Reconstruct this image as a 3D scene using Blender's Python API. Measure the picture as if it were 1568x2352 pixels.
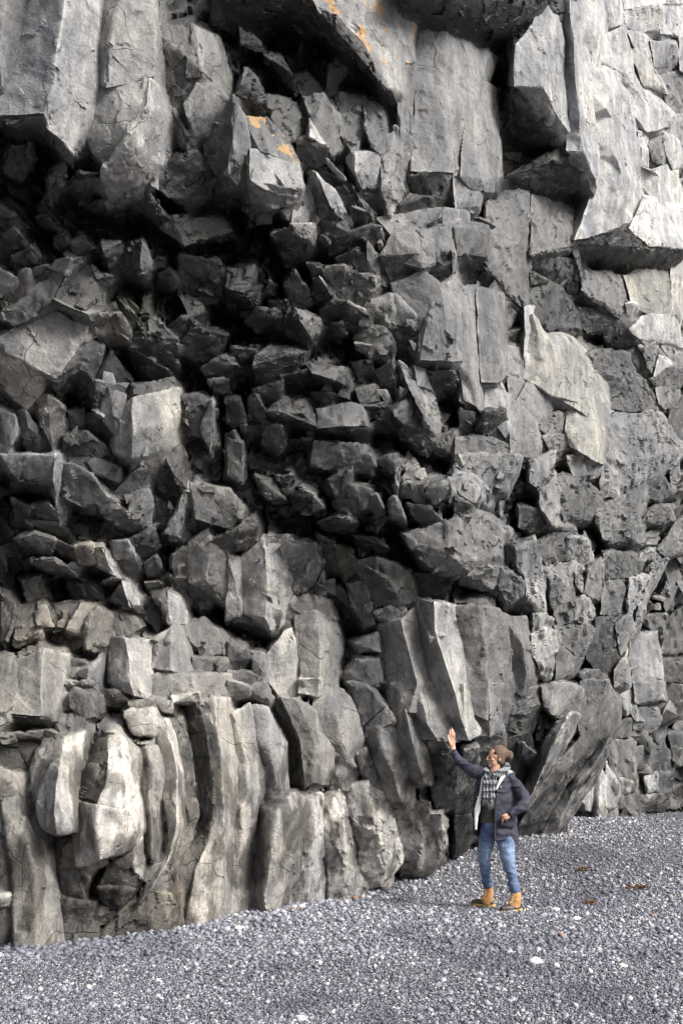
import bpy, bmesh, math, random
import numpy as np
import time
T0 = time.time()
from mathutils import Vector, Matrix
for o in list(bpy.data.objects): bpy.data.objects.remove(o)
S = bpy.context.scene
COL = S.collection
# ------------------------------------------------------------------ camera
PITCH = math.radians(13.45); F = 2400.0; CH = 1.6          # photo measured on a 1568 x 2352 frame
cd = bpy.data.cameras.new('camera'); cam = bpy.data.objects.new('camera', cd); COL.objects.link(cam)
cam.location = (0, 0, CH); cam.rotation_euler = (math.pi/2 + PITCH, 0, 0)
cd.sensor_fit = 'VERTICAL'; cd.sensor_height = 36; cd.sensor_width = 24; cd.lens = F/2352*36
cd.clip_start = .1; cd.clip_end = 2000
S.camera = cam
# ------------------------------------------------------------------ light
SUN_DIR = Vector((0.66, -0.42, 0.66)).normalized()          # towards the sun (over the sea, to the right)
W = bpy.data.worlds.new('World'); S.world = W; W.use_nodes = True
nt = W.node_tree; bg = nt.nodes['Background']
sky = nt.nodes.new('ShaderNodeTexSky'); sky.sky_type = 'NISHITA'; sky.sun_disc = False
sky.sun_elevation = math.asin(SUN_DIR.z); sky.sun_rotation = math.atan2(SUN_DIR.x, SUN_DIR.y)
sky.air_density = 1.0; sky.dust_density = 5.0; sky.ozone_density = 1.0
hs = nt.nodes.new('ShaderNodeHueSaturation'); hs.inputs['Saturation'].default_value = .35
nt.links.new(sky.outputs[0], hs.inputs['Color']); nt.links.new(hs.outputs[0], bg.inputs[0])
bg.inputs[1].default_value = 0.075
sl = bpy.data.lights.new('sun', 'SUN'); sl.energy = 2.2; sl.angle = math.radians(24); sl.color = (1, .97, .92)
so = bpy.data.objects.new('sun', sl); COL.objects.link(so)
so.rotation_euler = (-SUN_DIR).to_track_quat('-Z', 'Y').to_euler()
S.view_settings.view_transform = 'Standard'; S.view_settings.look = 'None'
S.view_settings.gamma = 1; S.view_settings.exposure = 1.22
# ------------------------------------------------------------------ helpers
def new_obj(name, me, parent=None, **props):
    o = bpy.data.objects.new(name, me); COL.objects.link(o)
    if parent is not None: o.parent = parent
    for k, v in props.items(): o[k] = v
    return o
CP, SP = math.cos(PITCH), math.sin(PITCH)
def unproj(x, y, Y):
    x = np.asarray(x, float); y = np.asarray(y, float)
    dx = x-784; dz = -(y-1176)
    dy = F*CP - dz*SP; dzz = F*SP + dz*CP
    t = Y/dy
    return np.stack([dx*t, Y+0*t, CH + dzz*t], -1)
def smooth(a, b, x):
    t = np.clip((x-a)/(b-a), 0, 1); return t*t*(3-2*t)
def ground_z(X, Y):
    X = np.asarray(X, float); Y = np.asarray(Y, float)
    z = .5*smooth(13.0, 16.5, Y) + .6*smooth(26, 60, Y)
    z = z + (.02*np.sin(X*1.3+Y*.7) + .015*np.sin(X*2.9-Y*1.9+1))*np.clip(np.hypot(X-1.8, Y-12.35)-.5, 0, 1) - .05*smooth(4, 12, X)
    return z
GX = np.array([-700, 0, 400, 800, 1035, 1200, 1350, 1568, 2300.])
GY = np.array([-1500, 0, 400, 620, 900, 1200, 1350, 1500, 1700, 1900, 2180, 2500.])
GZ = np.array([
 [7.0, 8.0, 8.8, 9.8,10.9,12.2,14.2,17.5,29],
 [7.6, 8.7, 9.5,10.8,11.9,13.2,15.0,18.0,29],
 [7.9, 9.1, 9.8,11.0,12.0,13.5,15.0,18.0,29],
 [8.6, 9.9,10.6,11.6,12.3,13.9,15.8,18.4,30],
 [9.1,10.4,11.2,11.9,12.5,14.0,15.9,18.8,30],
 [9.6,10.9,11.6,12.0,12.4,13.6,15.6,19.0,30],
 [9.8,11.1,12.0,13.1,13.0,13.8,15.6,19.0,30],
 [9.7,10.9,11.8,13.2,13.2,14.0,15.8,19.2,30],
 [9.3,10.5,11.4,13.2,13.1,14.6,16.6,20.0,30],
 [9.0,10.2,11.2,13.4,14.5,16.4,18.4,22.0,30],
 [8.9,10.0,11.2,13.9,15.8,18.0,20.5,25.0,32],
 [8.9,10.0,11.4,14.4,16.6,19.0,21.5,26.0,33]])
def Y0(x, y, far=False):
    x = np.asarray(x, float); y = np.asarray(y, float)
    if far: return 23.5 + (x-1450)*.009 + 0*y
    i = np.clip(np.searchsorted(GX, x)-1, 0, len(GX)-2); j = np.clip(np.searchsorted(GY, y)-1, 0, len(GY)-2)
    u = np.clip((x-GX[i])/(GX[i+1]-GX[i]), 0, 1); v = np.clip((y-GY[j])/(GY[j+1]-GY[j]), 0, 1)
    return (GZ[j, i]*(1-u)+GZ[j, i+1]*u)*(1-v) + (GZ[j+1, i]*(1-u)+GZ[j+1, i+1]*u)*v
# right-hand outline of the near cliff below the ledge: x limit at each y
BX = np.array([2300, 2300, 1600, 1475, 1420, 1390, 1340, 1275, 1210, 1180.]); BYv = np.array([-2000, 600, 1120, 1330, 1500, 1650, 1760, 1895, 1990, 2500.])
def xlimit(y): return np.interp(y, BYv, BX)
def hash01(ix, iy, iz, s):
    h = (ix.astype(np.int64)*73856093) ^ (iy.astype(np.int64)*19349663) ^ (iz.astype(np.int64)*83492791) ^ (s*2654435761)
    h = (h ^ (h >> 13)) * 1274126177; h = h ^ (h >> 16)
    return (h & 0xFFFFFF)/float(0xFFFFFF)
def vnoise(p, s):
    f = np.floor(p); t = p-f; f = f.astype(np.int64); t = t*t*(3-2*t); r = 0
    for a in (0, 1):
        for b in (0, 1):
            for c in (0, 1):
                w = (t[:, 0] if a else 1-t[:, 0])*(t[:, 1] if b else 1-t[:, 1])*(t[:, 2] if c else 1-t[:, 2])
                r = r + w*hash01(f[:, 0]+a, f[:, 1]+b, f[:, 2]+c, s)
    return r*2-1
def facet(p, cell, s):
    """stepped, tilted-plane noise: nearest seed, plane through it"""
    q = p/cell; f = np.floor(q).astype(np.int64); best = np.full(len(p), 1e9); val = np.zeros(len(p))
    for a in (-1, 0, 1):
        for b in (-1, 0, 1):
            for c in (-1, 0, 1):
                g = f+np.array([a, b, c])
                sx = g[:, 0]+hash01(g[:, 0], g[:, 1], g[:, 2], s); sy = g[:, 1]+hash01(g[:, 0], g[:, 1], g[:, 2], s+1); sz = g[:, 2]+hash01(g[:, 0], g[:, 1], g[:, 2], s+2)
                ex, ey, ez = q[:, 0]-sx, q[:, 1]-sy, q[:, 2]-sz
                d = ex*ex+ey*ey+ez*ez*.5
                m = d < best; best[m] = d[m]
                h1 = hash01(g[:, 0], g[:, 1], g[:, 2], s+3)*2-1; h2 = hash01(g[:, 0], g[:, 1], g[:, 2], s+4)*2-1; h3 = hash01(g[:, 0], g[:, 1], g[:, 2], s+5)*2-1; h4 = hash01(g[:, 0], g[:, 1], g[:, 2], s+6)*2-1
                v = ex*h1+ey*h2+ez*h3+h4*.55
                val[m] = v[m]
    return val*cell
def mesh_from(name, V, Fc, mat, smooth_ang=None, cols=None, wet=None):
    me = bpy.data.meshes.new(name)
    V = np.asarray(V, np.float32); Fc = np.asarray(Fc, np.int32); k = Fc.shape[1]
    me.vertices.add(len(V)); me.vertices.foreach_set('co', V.ravel())
    me.loops.add(Fc.size); me.loops.foreach_set('vertex_index', Fc.ravel())
    me.polygons.add(len(Fc)); me.polygons.foreach_set('loop_start', np.arange(0, Fc.size, k, dtype=np.int32))
    me.polygons.foreach_set('use_smooth', np.ones(len(Fc), bool) if smooth_ang else np.zeros(len(Fc), bool))
    me.update(calc_edges=True); me.validate()
    if cols is not None:
        a = me.color_attributes.new('tone', 'FLOAT_COLOR', 'POINT'); a.data.foreach_set('color', np.asarray(cols, np.float32).ravel())
    if smooth_ang:
        try: me.set_sharp_from_angle(angle=math.radians(smooth_ang))
        except Exception as e: print('sharp', e)
    if mat: me.materials.append(mat)
    return me
# node helpers
def mat_new(name):
    m = bpy.data.materials.new(name); m.use_nodes = True; n = m.node_tree
    return m, n, n.nodes['Principled BSDF']
def node(n, t, **kw):
    x = n.nodes.new(t)
    for k, v in kw.items():
        if k.startswith('i_'): x.inputs[k[2:].replace('_', ' ')].default_value = v
        else: setattr(x, k, v)
    return x
def ramp(n, src, stops):
    r = n.nodes.new('ShaderNodeValToRGB'); e = r.color_ramp.elements
    e[0].position, e[0].color = stops[0][0], (*stops[0][1], 1); e[1].position, e[1].color = stops[1][0], (*stops[1][1], 1)
    for p, c in stops[2:]:
        q = e.new(p); q.color = (*c, 1)
    n.links.new(src, r.inputs[0]); return r.outputs[0]
def mathn(n, op, a, b=None, c=None):
    x = n.nodes.new('ShaderNodeMath'); x.operation = op
    for i, v in enumerate((a, b, c)):
        if v is None: continue
        if isinstance(v, (int, float)): x.inputs[i].default_value = v
        else: n.links.new(v, x.inputs[i])
    return x.outputs[0]
def mixc(n, fac, a, b, mode='MIX'):
    x = n.nodes.new('ShaderNodeMix'); x.data_type = 'RGBA'; x.blend_type = mode
    for s, v in ((0, fac), (6, a), (7, b)):
        if isinstance(v, (int, float)): x.inputs[s].default_value = v
        elif isinstance(v, tuple): x.inputs[s].default_value = (*v, 1)
        else: n.links.new(v, x.inputs[s])
    return x.outputs[2]
def rock_material():
    m, n, b = mat_new('basalt')
    tc = n.nodes.new('ShaderNodeTexCoord'); P = tc.outputs['Object']
    at = node(n, 'ShaderNodeAttribute', attribute_name='tone')
    def noise(scale, det=6, rough=.6, vec=P):
        x = node(n, 'ShaderNodeTexNoise'); x.inputs['Scale'].default_value = scale; x.inputs['Detail'].default_value = det; x.inputs['Roughness'].default_value = rough
        n.links.new(vec, x.inputs['Vector']); return x.outputs[0]
    big = noise(1.1, 5, .6); med = noise(5, 8, .65); fine = noise(38, 6, .75)
    mp = node(n, 'ShaderNodeMapping'); mp.inputs['Scale'].default_value = (9, 9, 1.6); n.links.new(P, mp.inputs[0]); streak = noise(1.0, 5, .6, mp.outputs[0])
    f1 = ramp(n, med, [(.3, (.70, .70, .70)), (.7, (1.25, 1.25, 1.25))])
    f2 = ramp(n, fine, [(.28, (.62, .62, .62)), (.72, (1.35, 1.35, 1.35))])
    f3 = ramp(n, streak, [(.35, (.78, .78, .79)), (.65, (1.15, 1.15, 1.13))])
    f4 = ramp(n, big, [(.35, (.80, .81, .84)), (.65, (1.14, 1.12, 1.08))])
    c = mixc(n, 1.0, at.outputs['Color'], f1, 'MULTIPLY'); c = mixc(n, 1.0, c, f2, 'MULTIPLY'); c = mixc(n, 1.0, c, f3, 'MULTIPLY'); c = mixc(n, 1.0, c, f4, 'MULTIPLY')
    # highlights painted on worn convex edges; low down, painted light dapples and damp stains
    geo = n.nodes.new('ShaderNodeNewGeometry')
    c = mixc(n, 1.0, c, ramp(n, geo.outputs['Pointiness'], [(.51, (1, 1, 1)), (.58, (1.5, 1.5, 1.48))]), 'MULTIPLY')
    sx = n.nodes.new('ShaderNodeSeparateXYZ'); n.links.new(P, sx.inputs[0])
    low = ramp(n, mathn(n, 'MULTIPLY', mathn(n, 'ADD', sx.outputs[2], mathn(n, 'MULTIPLY', big, 1.5)), .25), [(.55, (1, 1, 1)), (.8, (0, 0, 0))])
    mp2 = node(n, 'ShaderNodeMapping'); mp2.inputs['Scale'].default_value = (3.4, 3.4, 2.0); n.links.new(P, mp2.inputs[0]); dapple_n = noise(1.0, 4, .55, mp2.outputs[0])
    stain_dapple = ramp(n, dapple_n, [(.45, (.36, .35, .34)), (.53, (1.12, 1.12, 1.12))])
    c = mixc(n, mathn(n, 'MULTIPLY', low, .85), c, mixc(n, 1.0, c, stain_dapple, 'MULTIPLY'))
    mp3 = node(n, 'ShaderNodeMapping'); mp3.inputs['Scale'].default_value = (1.4, 1.4, .5); n.links.new(P, mp3.inputs[0])
    c = mixc(n, 1.0, c, ramp(n, noise(1.0, 6, .65, mp3.outputs[0]), [(.38, (.66, .68, .72)), (.56, (1.1, 1.09, 1.06))]), 'MULTIPLY')
    # hairline joints
    vo = node(n, 'ShaderNodeTexVoronoi', feature='DISTANCE_TO_EDGE'); vo.inputs['Scale'].default_value = 1.5
    wv = n.nodes.new('ShaderNodeVectorMath'); wv.operation = 'ADD'; nz = node(n, 'ShaderNodeTexNoise'); nz.inputs['Scale'].default_value = 3; n.links.new(P, nz.inputs['Vector'])
    sc = n.nodes.new('ShaderNodeVectorMath'); sc.operation = 'SCALE'; sc.inputs['Scale'].default_value = .16; n.links.new(nz.outputs['Color'], sc.inputs[0])
    n.links.new(P, wv.inputs[0]); n.links.new(sc.outputs[0], wv.inputs[1]); n.links.new(wv.outputs[0], vo.inputs['Vector'])
    crack = ramp(n, vo.outputs['Distance'], [(0.0, (0, 0, 0)), (.009, (1, 1, 1))])
    msk = ramp(n, big, [(.50, (1, 1, 1)), (.56, (0, 0, 0))])
    crackm = mathn(n, 'MAXIMUM', crack, msk)
    c = mixc(n, 1.0, c, ramp(n, crackm, [(0, (.35, .35, .35)), (1, (1, 1, 1))]), 'MULTIPLY')
    # lichen where the rock carries it (alpha channel of the tone attribute)
    ln = noise(2.6, 7, .7); lic = mathn(n, 'MULTIPLY', mathn(n, 'GREATER_THAN', ln, .555), mathn(n, 'GREATER_THAN', at.outputs['Alpha'], .4))
    c = mixc(n, mathn(n, 'MULTIPLY', lic, mathn(n, 'MULTIPLY', fine, 1.5)), c, (.42, .25, .10))
    n.links.new(c, b.inputs['Base Color'])
    lum = node(n, 'ShaderNodeRGBToBW'); n.links.new(at.outputs['Color'], lum.inputs[0])
    base_r = ramp(n, lum.outputs[0], [(.05, (.40, .40, .40)), (.16, (.80, .80, .80))])
    rr = mathn(n, 'ADD', base_r, mathn(n, 'MULTIPLY', mathn(n, 'SUBTRACT', med, .5), .5))
    n.links.new(rr, b.inputs['Roughness']); b.inputs['Specular IOR Level'].default_value = .4
    h = mathn(n, 'ADD', mathn(n, 'MULTIPLY', med, .055), mathn(n, 'MULTIPLY', fine, .012))
    h = mathn(n, 'ADD', h, mathn(n, 'MULTIPLY', noise(110, 3, .6), .003))
    h = mathn(n, 'ADD', h, mathn(n, 'MULTIPLY', crackm, .012))
    h = mathn(n, 'ADD', h, mathn(n, 'MULTIPLY', streak, .015))
    bp = node(n, 'ShaderNodeBump'); bp.inputs['Strength'].default_value = .75; bp.inputs['Distance'].default_value = 1.0
    n.links.new(h, bp.inputs['Height']); n.links.new(bp.outputs[0], b.inputs['Normal'])
    return m
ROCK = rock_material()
# ------------------------------------------------------------------ the rocks
# one line per rock: tone+flags | x,y,relief ...   ('/' = next cross-section of a long column, no '/' = a convex block)
TILES = {}
TILES[0,0] = '''
6|-8,-8,5 8,-8,6 21,-6,4/-8,20,5 3,22,6 17,18,4/-8,45,5 0,45,6 11,42,4/-8,62,5 1,62,5 9,50,4
7|21,-8,4 46,-8,8 69,-8,5/17,18,4 44,18,8 67,15,5/10,45,4 39,42,8 64,42,5/1,64,4 37,60,8 65,63,5/0,80,5 31,78,8 58,84,5
7|31,78,8 33,88,8 45,98,7 49,106,6 58,84,5 37,60,8
3|5,84,6 30,79,7 31,88,4 22,98,1 8,93,2
2|31,88,5 45,98,5 48,105,4 40,112,0 30,100,0
6|69,-8,3 86,-8,6 104,-8,5/67,20,3 80,22,6 106,20,5/65,42,3 76,40,6 107,40,5/66,55,3 75,62,6 107,54,5
6|75,58,5 104,57,6 100,75,7 88,97,7 75,112,4 66,106,4 62,97,4 58,84,3 67,66,4
7|104,57,6 109,60,5 116,80,4 115,100,3 112,112,3 107,118,3 96,128,4 77,133,3 71,122,4 73,116,5 88,97,8 101,75,8 110,75,6
7|106,45,4 112,60,3 117,84,3 116,104,2 112,110,2 110,80,4
4|107,22,3 133,18,4 136,35,5 139,48,6 138,57,5 123,78,2 118,77,2 112,50,2
6|133,18,4 150,27,3 157,50,2 157,68,2 150,60,4 139,48,6 136,35,5
6|129,72,6 137,58,7 147,56,6 156,68,5 157,75,4 148,88,3 134,91,4 131,80,6
2|134,91,4 148,88,3 145,98,0 135,100,0
5|118,79,3 122,77,4 126,85,5 133,94,4 133,101,2 128,101,3 121,95,2
5|140,100,2 148,90,4 155,72,5 160,68,7 163,80,8 161,100,7 158,118,4 155,125,3 142,115,1
6|160,68,7 170,90,5 174,105,4 172,124,2 160,127,3 158,118,6 161,100,8 163,80,8
3|37,115,1 46,107,3 44,125,2 40,135,1 32,132,2 33,122,2
3|32,132,2 40,128,3 38,140,2 30,147,1 26,144,1
3|45,128,2 55,120,4 68,121,3 60,133,2 57,140,1 47,135,1
2|108,122,1 120,105,3 135,104,3 146,120,2 143,135,2 130,145,1 118,135,2 108,128,2
3|61,143,1 72,138,3 85,140,2 84,148,1 78,150,1 65,147,1
3r|73,135,2 97,128,3 108,145,3 116,150,2 114,157,1 100,150,2 85,142,2
2|8,100,2 20,98,3 24,110,1 14,123,1 5,118,1
3|0,140,2 10,148,2 20,157,1 0,165,2
3|25,150,2 35,148,3 42,157,1 30,160,1
'''
TILES[0,1] = '''
7o|58,-8,9 90,-8,8 116,-8,6/66,8,9 95,8,8 122,5,6/80,16,9 104,20,8 126,18,5/90,26,9 112,32,7 125,28,5/98,38,9 116,45,7 127,40,4/104,50,9 116,55,7 122,48,5/110,62,9 115,60,8 120,64,6
6|121,60,5 127,40,4 130,52,2 132,75,1 128,100,2 120,115,3 118,80,5 119,68,5
2|58,0,9 66,9,9 80,17,9 90,27,9 98,39,9 104,51,9 110,62,9 98,60,2 85,45,1 70,30,0 50,15,1 40,0,5
1|-2,-8,8 40,-8,9 58,0,8 60,14,3 45,10,2 20,25,0 8,18,2 -6,16,3
4|44,12,4 58,16,4 60,23,3 50,22,3
3|9,18,4 22,28,3 26,35,2 18,30,2 10,29,3
3|26,37,3 37,38,3 43,50,3 48,65,1 42,50,3 28,43,2
4|12,48,4 17,54,5 25,72,3 10,65,3 5,65,4 9,58,5
1|5,65,4 10,65,4 25,73,3 26,83,0 11,82,0
4|70,45,3 75,38,4 84,42,5 82,50,4 74,60,3 67,63,2 69,52,3
2|84,42,5 98,42,6 102,50,5 95,54,2 86,55,2
2|44,50,1 56,50,2 68,65,2 52,66,2
5|52,67,3 67,65,4 76,80,4 80,100,3 72,105,4 60,88,4 57,82,3
5|76,64,3 94,67,5 96,85,5 88,105,4 78,92,4 76,78,3
5|94,68,5 104,70,3 115,75,2 114,95,2 105,106,4 99,100,5 95,86,6
2|97,66,3 112,60,5 119,65,5 117,75,3 105,72,3 98,71,2
3|25,68,2 35,67,2 52,72,2 58,85,1 50,97,2 43,101,3 35,90,3 30,80,3
5o|11,82,3 27,83,4 40,98,4 42,104,4 46,112,5 22,104,6 16,105,4 15,95,3
7|16,104,6 42,103,4 47,113,5 50,128,5 45,135,6 40,138,5 24,130,8 16,124,7
6|16,127,7 32,127,8 49,129,6 44,140,5 26,142,6 16,139,5
2|17,140,5 43,138,5 44,150,1 15,156,0
7|48,126,4 56,127,3/44,146,5 60,147,3/44,157,5 60,157,3/56,170,3 60,168,3
2|50,97,3 57,95,4 69,102,5 66,113,3 62,117,2 48,108,2 49,100,3
7|57,82,4 64,86,3 69,100,4 57,95,5
4|56,120,3 60,119,4 70,145,5 64,150,3 60,155,2 57,135,2
8|61,120,5 74,132,4 83,148,3 86,155,2 80,155,3 70,143,5
3|72,147,5 84,156,3 78,162,1 64,157,1 65,152,3
7|70,110,4 81,123,4 79,124,3 69,112,3
3|63,115,2 80,124,3 85,130,3 76,128,2 70,118,2
3|74,130,3 80,128,4 90,143,3 84,142,2
6|86,128,4 101,147,3 98,149,3 92,143,3
5r|85,142,4 97,146,5 101,152,3 86,150,2
7|83,110,2 88,105,5 104,105,4 108,120,3 103,132,3 92,130,4 88,118,5
2|92,130,4 103,131,4 106,140,2 112,150,1 104,147,1
6r|104,100,3 115,90,4 126,97,4 128,110,2 125,125,2 118,140,2 113,155,3 106,130,5
6|124,0,2 150,0,3 176,10,1/127,40,2 150,40,4 177,38,2/131,75,3 150,75,5 170,68,4/129,100,3 150,100,5 166,95,4/127,119,4 145,119,5 160,120,4
3|126,122,4 137,119,5 138,135,2 131,135,2
3|138,120,4 156,122,4 156,137,2 145,150,0 140,138,2
3|118,142,4 125,134,4 138,137,4 139,150,1 122,152,1
'''
TILES[0,2] = '''
7|0,95,4 8,90,4 16,131,4 14,140,3 0,142,3 -2,118,4
6|12,66,3 20,55,2 29,62,1/8,85,4 18,85,4 27,88,2/5,105,5 18,105,4 28,108,3/4,122,5 16,122,5 29,122,3/10,130,4 18,131,4 26,132,3
1|-36,-12,14 55,-12,13 66,9,11 50,22,6 43,25,5 20,30,2 -10,20,2 -30,10,6
1|24,30,-1 43,27,2 44,50,1 42,62,-1 32,66,-6 28,45,-4
1|42,62,8 58,74,8 65,80,8 74,96,7 72,102,2 60,105,-4 35,105,-7 28,85,-7 32,66,-5
2|30,106,-5 45,112,-4 60,104,-1 60,112,-2 52,122,-6 42,114,-6
1|72,102,5 80,108,7 88,118,7 94,130,6 95,138,2 85,138,-3 70,136,-5 55,130,-6 40,135,-6 30,125,-6 60,112,-4
7|60,-8,9 66,-8,11 73,-8,9/52,20,9 62,20,12 73,20,9/43,30,8 60,40,12 74,42,9/43,60,8 60,60,12 75,65,9/60,76,8 70,75,11 77,82,9/74,95,7 78,92,9 81,90,8
7|74,-8,8 79,-8,11 84,-8,8/74,20,8 80,20,12 86,20,7/75,42,8 82,42,12 89,42,7/76,65,8 84,65,11 92,65,7/78,82,8 86,82,11 95,82,7/77,95,7 86,93,10 97,92,6/77,104,7 89,105,10 98,106,6/88,118,7 93,118,9 98,120,6/95,136,6 97,130,7 98,125,6
7|83,-8,6 95,-8,7 105,-8,5/85,20,6 97,25,8 103,20,5/87,40,6 98,45,7 101,36,5/89,60,5 94,62,6 98,55,4
7|90,47,5 103,46,8 110,50,7 115,60,5/91,62,5 106,60,9 114,65,7 122,78,5/94,80,5 104,75,9 113,82,7 125,90,5/95,84,5 107,82,8 115,85,7 126,100,5/98,108,5 110,108,9 118,110,7 127,115,5/98,122,5 115,120,9 122,125,7 128,130,5/92,142,5 115,142,9 125,150,7 132,157,5/85,165,6 117,157,9 133,172,8 140,165,6
7|101,26,5 115,16,7 118,30,5/100,42,5 116,40,7 124,50,5/106,50,5 118,52,7 128,60,5/114,60,5 128,66,7 138,70,4/120,75,5 132,72,7 147,80,4/125,88,5 132,92,7 145,88,4
7|125,92,6 130,92,6 132,103,5 126,103,5
7|127,103,6 132,104,6 132,115,5 127,115,5
5|132,100,5 143,95,5 144,115,4 136,110,4
7|127,115,5 133,118,7 145,113,4/128,128,5 140,122,8 147,133,5/132,142,5 141,145,8 150,143,5/137,157,5 145,157,8 157,155,5
8y|146,118,3 153,120,3 157,140,2 157,157,2 150,145,3
7|116,8,5 140,3,7 140,18,5 128,22,4 118,18,4
8|140,0,6 157,0,5 160,25,3 142,22,4
6|135,28,5 150,30,6 153,44,3 138,46,4
7|118,22,5 130,24,5 137,30,3 137,45,3 126,38,5
7y|120,36,5 130,35,5 137,46,4 142,60,4 130,58,5 126,48,6
5|139,52,3 157,50,3 160,78,2 148,80,1 141,62,2
6|148,80,3 160,80,3 158,100,2 145,92,3
7|144,92,4 155,98,3 157,112,2 150,116,3 144,100,4
7|100,-8,6 115,-8,6 116,15,4 110,17,5 103,20,3
8|116,-12,5 165,-12,6 160,2,5 140,2,6 118,6,5
7|154,26,5 166,24,5 168,55,3 155,48,4
5|22,142,0 35,136,-2 49,135,-2 48,160,3 49,215,4 45,202,4 30,186,4 21,180,4
5|53,135,-2 83,137,-1 83,167,5 70,172,5 53,174,5
'''
TILES[1,0] = '''
3|0,8,3 10,1,4 15,5,4 21,13,3 12,18,2 0,24,2
4|10,20,4 22,13,5 27,20,4 25,25,3 13,30,3 9,24,3
7|0,28,5 12,35,5 8,42,4 0,48,3
5|40,22,4 50,22,6 62,18,2/33,37,4 42,40,6 50,32,3/22,45,4 34,52,6 40,47,3/8,55,4 25,60,5 34,56,3/0,60,3 10,67,4 18,66,2
5b|13,33,4 20,30,5 22,38,4 20,47,4 10,57,3 5,50,2 0,50,2 8,42,3
2|0,50,3 5,52,4 7,68,2 0,60,2
4|22,30,4 33,27,5 34,36,4 27,40,3
3|37,6,3 46,3,4 48,12,3 43,18,2 38,12,3
3|48,10,3 56,4,3 64,13,4 62,18,3 53,20,3
4|66,15,3 70,10,4 83,10,3 82,25,3 79,32,2 75,26,4 72,17,5
5|64,26,3 78,33,4 78,40,3 75,46,2 70,45,2 68,35,4
3|84,13,3 97,9,5 96,28,6 88,32,3 80,31,2 83,20,3
6|97,9,5 100,12,5 105,25,3 103,37,1 98,35,3 97,28,6
2|80,32,2 97,28,4 103,37,1 98,40,0 80,38,0
4|106,22,3 110,20,4 114,22,3 112,27,2 108,28,2
3|111,33,3 117,29,4 122,36,3 124,42,1 120,43,2 109,42,1
3r|39,50,5 48,30,2 62,22,2 70,40,3 72,55,5 68,60,5 60,60,6 50,57,6
5|39,50,6 60,60,7 70,57,5 63,68,5 56,62,4
5br|62,70,5 68,60,6 82,60,6 88,75,5 89,80,4 84,82,3 75,77,4 64,72,5
4|72,52,4 80,52,4 84,60,4 70,58,4
4g|83,50,4 88,56,5 98,67,3 92,68,3 86,62,4
1|58,68,5 75,77,4 85,83,3 70,84,0 58,74,0
5|97,71,4 107,62,4 115,70,5 123,79,5 123,86,4 118,86,4 108,76,5
2r|88,80,4 97,72,5 108,78,5 120,88,4 122,97,3 118,100,2 108,95,3 100,85,4 90,85,4
2r|88,85,3 100,90,5 117,100,4 117,110,1 105,110,2 95,100,2
3|116,70,4 125,62,5 130,60,4 138,68,3 125,78,3
3|125,47,3 138,52,3 142,58,3 140,66,2 131,60,4
3|124,82,4 133,70,5 146,72,5 154,75,4 146,92,2 140,95,1 130,90,3 124,86,3
5|141,98,4 148,92,5 157,88,5 165,95,4 162,102,2 150,107,1
5|145,106,4 157,104,4 158,113,2 150,115,1
6|35,57,4 58,68,5 57,75,5 45,92,6 37,104,6 27,98,5 14,90,5 5,85,4 0,80,3 0,74,3 18,68,3
7b|0,78,3 14,91,5 28,99,5 29,110,4 22,120,3 18,126,3 13,115,3 0,107,3
6|57,75,5 70,83,4 68,96,3 65,104,2 52,92,4 48,88,5
4|37,104,6 46,92,6 55,95,5 50,105,3 42,118,2 38,112,4
2|0,108,3 13,115,3 18,126,2 0,125,0
1|28,98,5 37,104,5 42,113,3 41,118,1 30,110,1
2r|50,98,4 60,102,5 64,108,5 66,124,4 57,122,2 52,112,2
6|65,107,6 76,110,4 74,120,2 67,125,3
4|70,95,3 77,88,4 90,105,3 93,110,2 88,118,2 75,112,3 68,106,3
6|76,113,5 88,118,5 84,135,5 80,145,5 75,140,4 69,130,4 71,122,4
2|69,128,4 75,140,4 79,153,3 76,157,2 60,145,1 55,132,2
4|88,118,4 92,108,5 105,108,5 118,104,3/86,124,4 93,118,6 108,114,6 122,110,3
8y|86,124,4 93,118,6 108,114,6 122,110,3/80,146,5 92,140,8 112,135,7 125,125,3/80,153,5 90,157,7 112,152,6 121,148,3/88,165,3 98,165,4 110,163,4 118,152,3
4|124,117,3 140,116,4 147,120,4 143,137,3 139,143,3 123,140,3
6|140,138,4 147,120,5 148,150,3 146,157,3
6|0,125,3 10,130,4 12,140,4 5,157,4 0,157,3
4|12,128,3 17,128,4 19,138,4 28,142,3 34,150,3 30,157,2 15,150,3
5y|23,120,3 33,118,5 42,125,4 43,140,3 42,157,2 35,152,4 28,138,4
2|46,128,3 57,125,3 58,138,2 48,140,2
3|44,145,4 58,142,5 70,150,4 78,163,3 60,170,3 44,162,3
2g|96,60,3 104,60,3 105,45,2 98,48,2
3|126,20,2 150,22,3 157,50,2 140,52,1 126,42,1
3|112,0,2 128,12,4 156,2,3 150,-6,2 120,-8,2
'''
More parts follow.
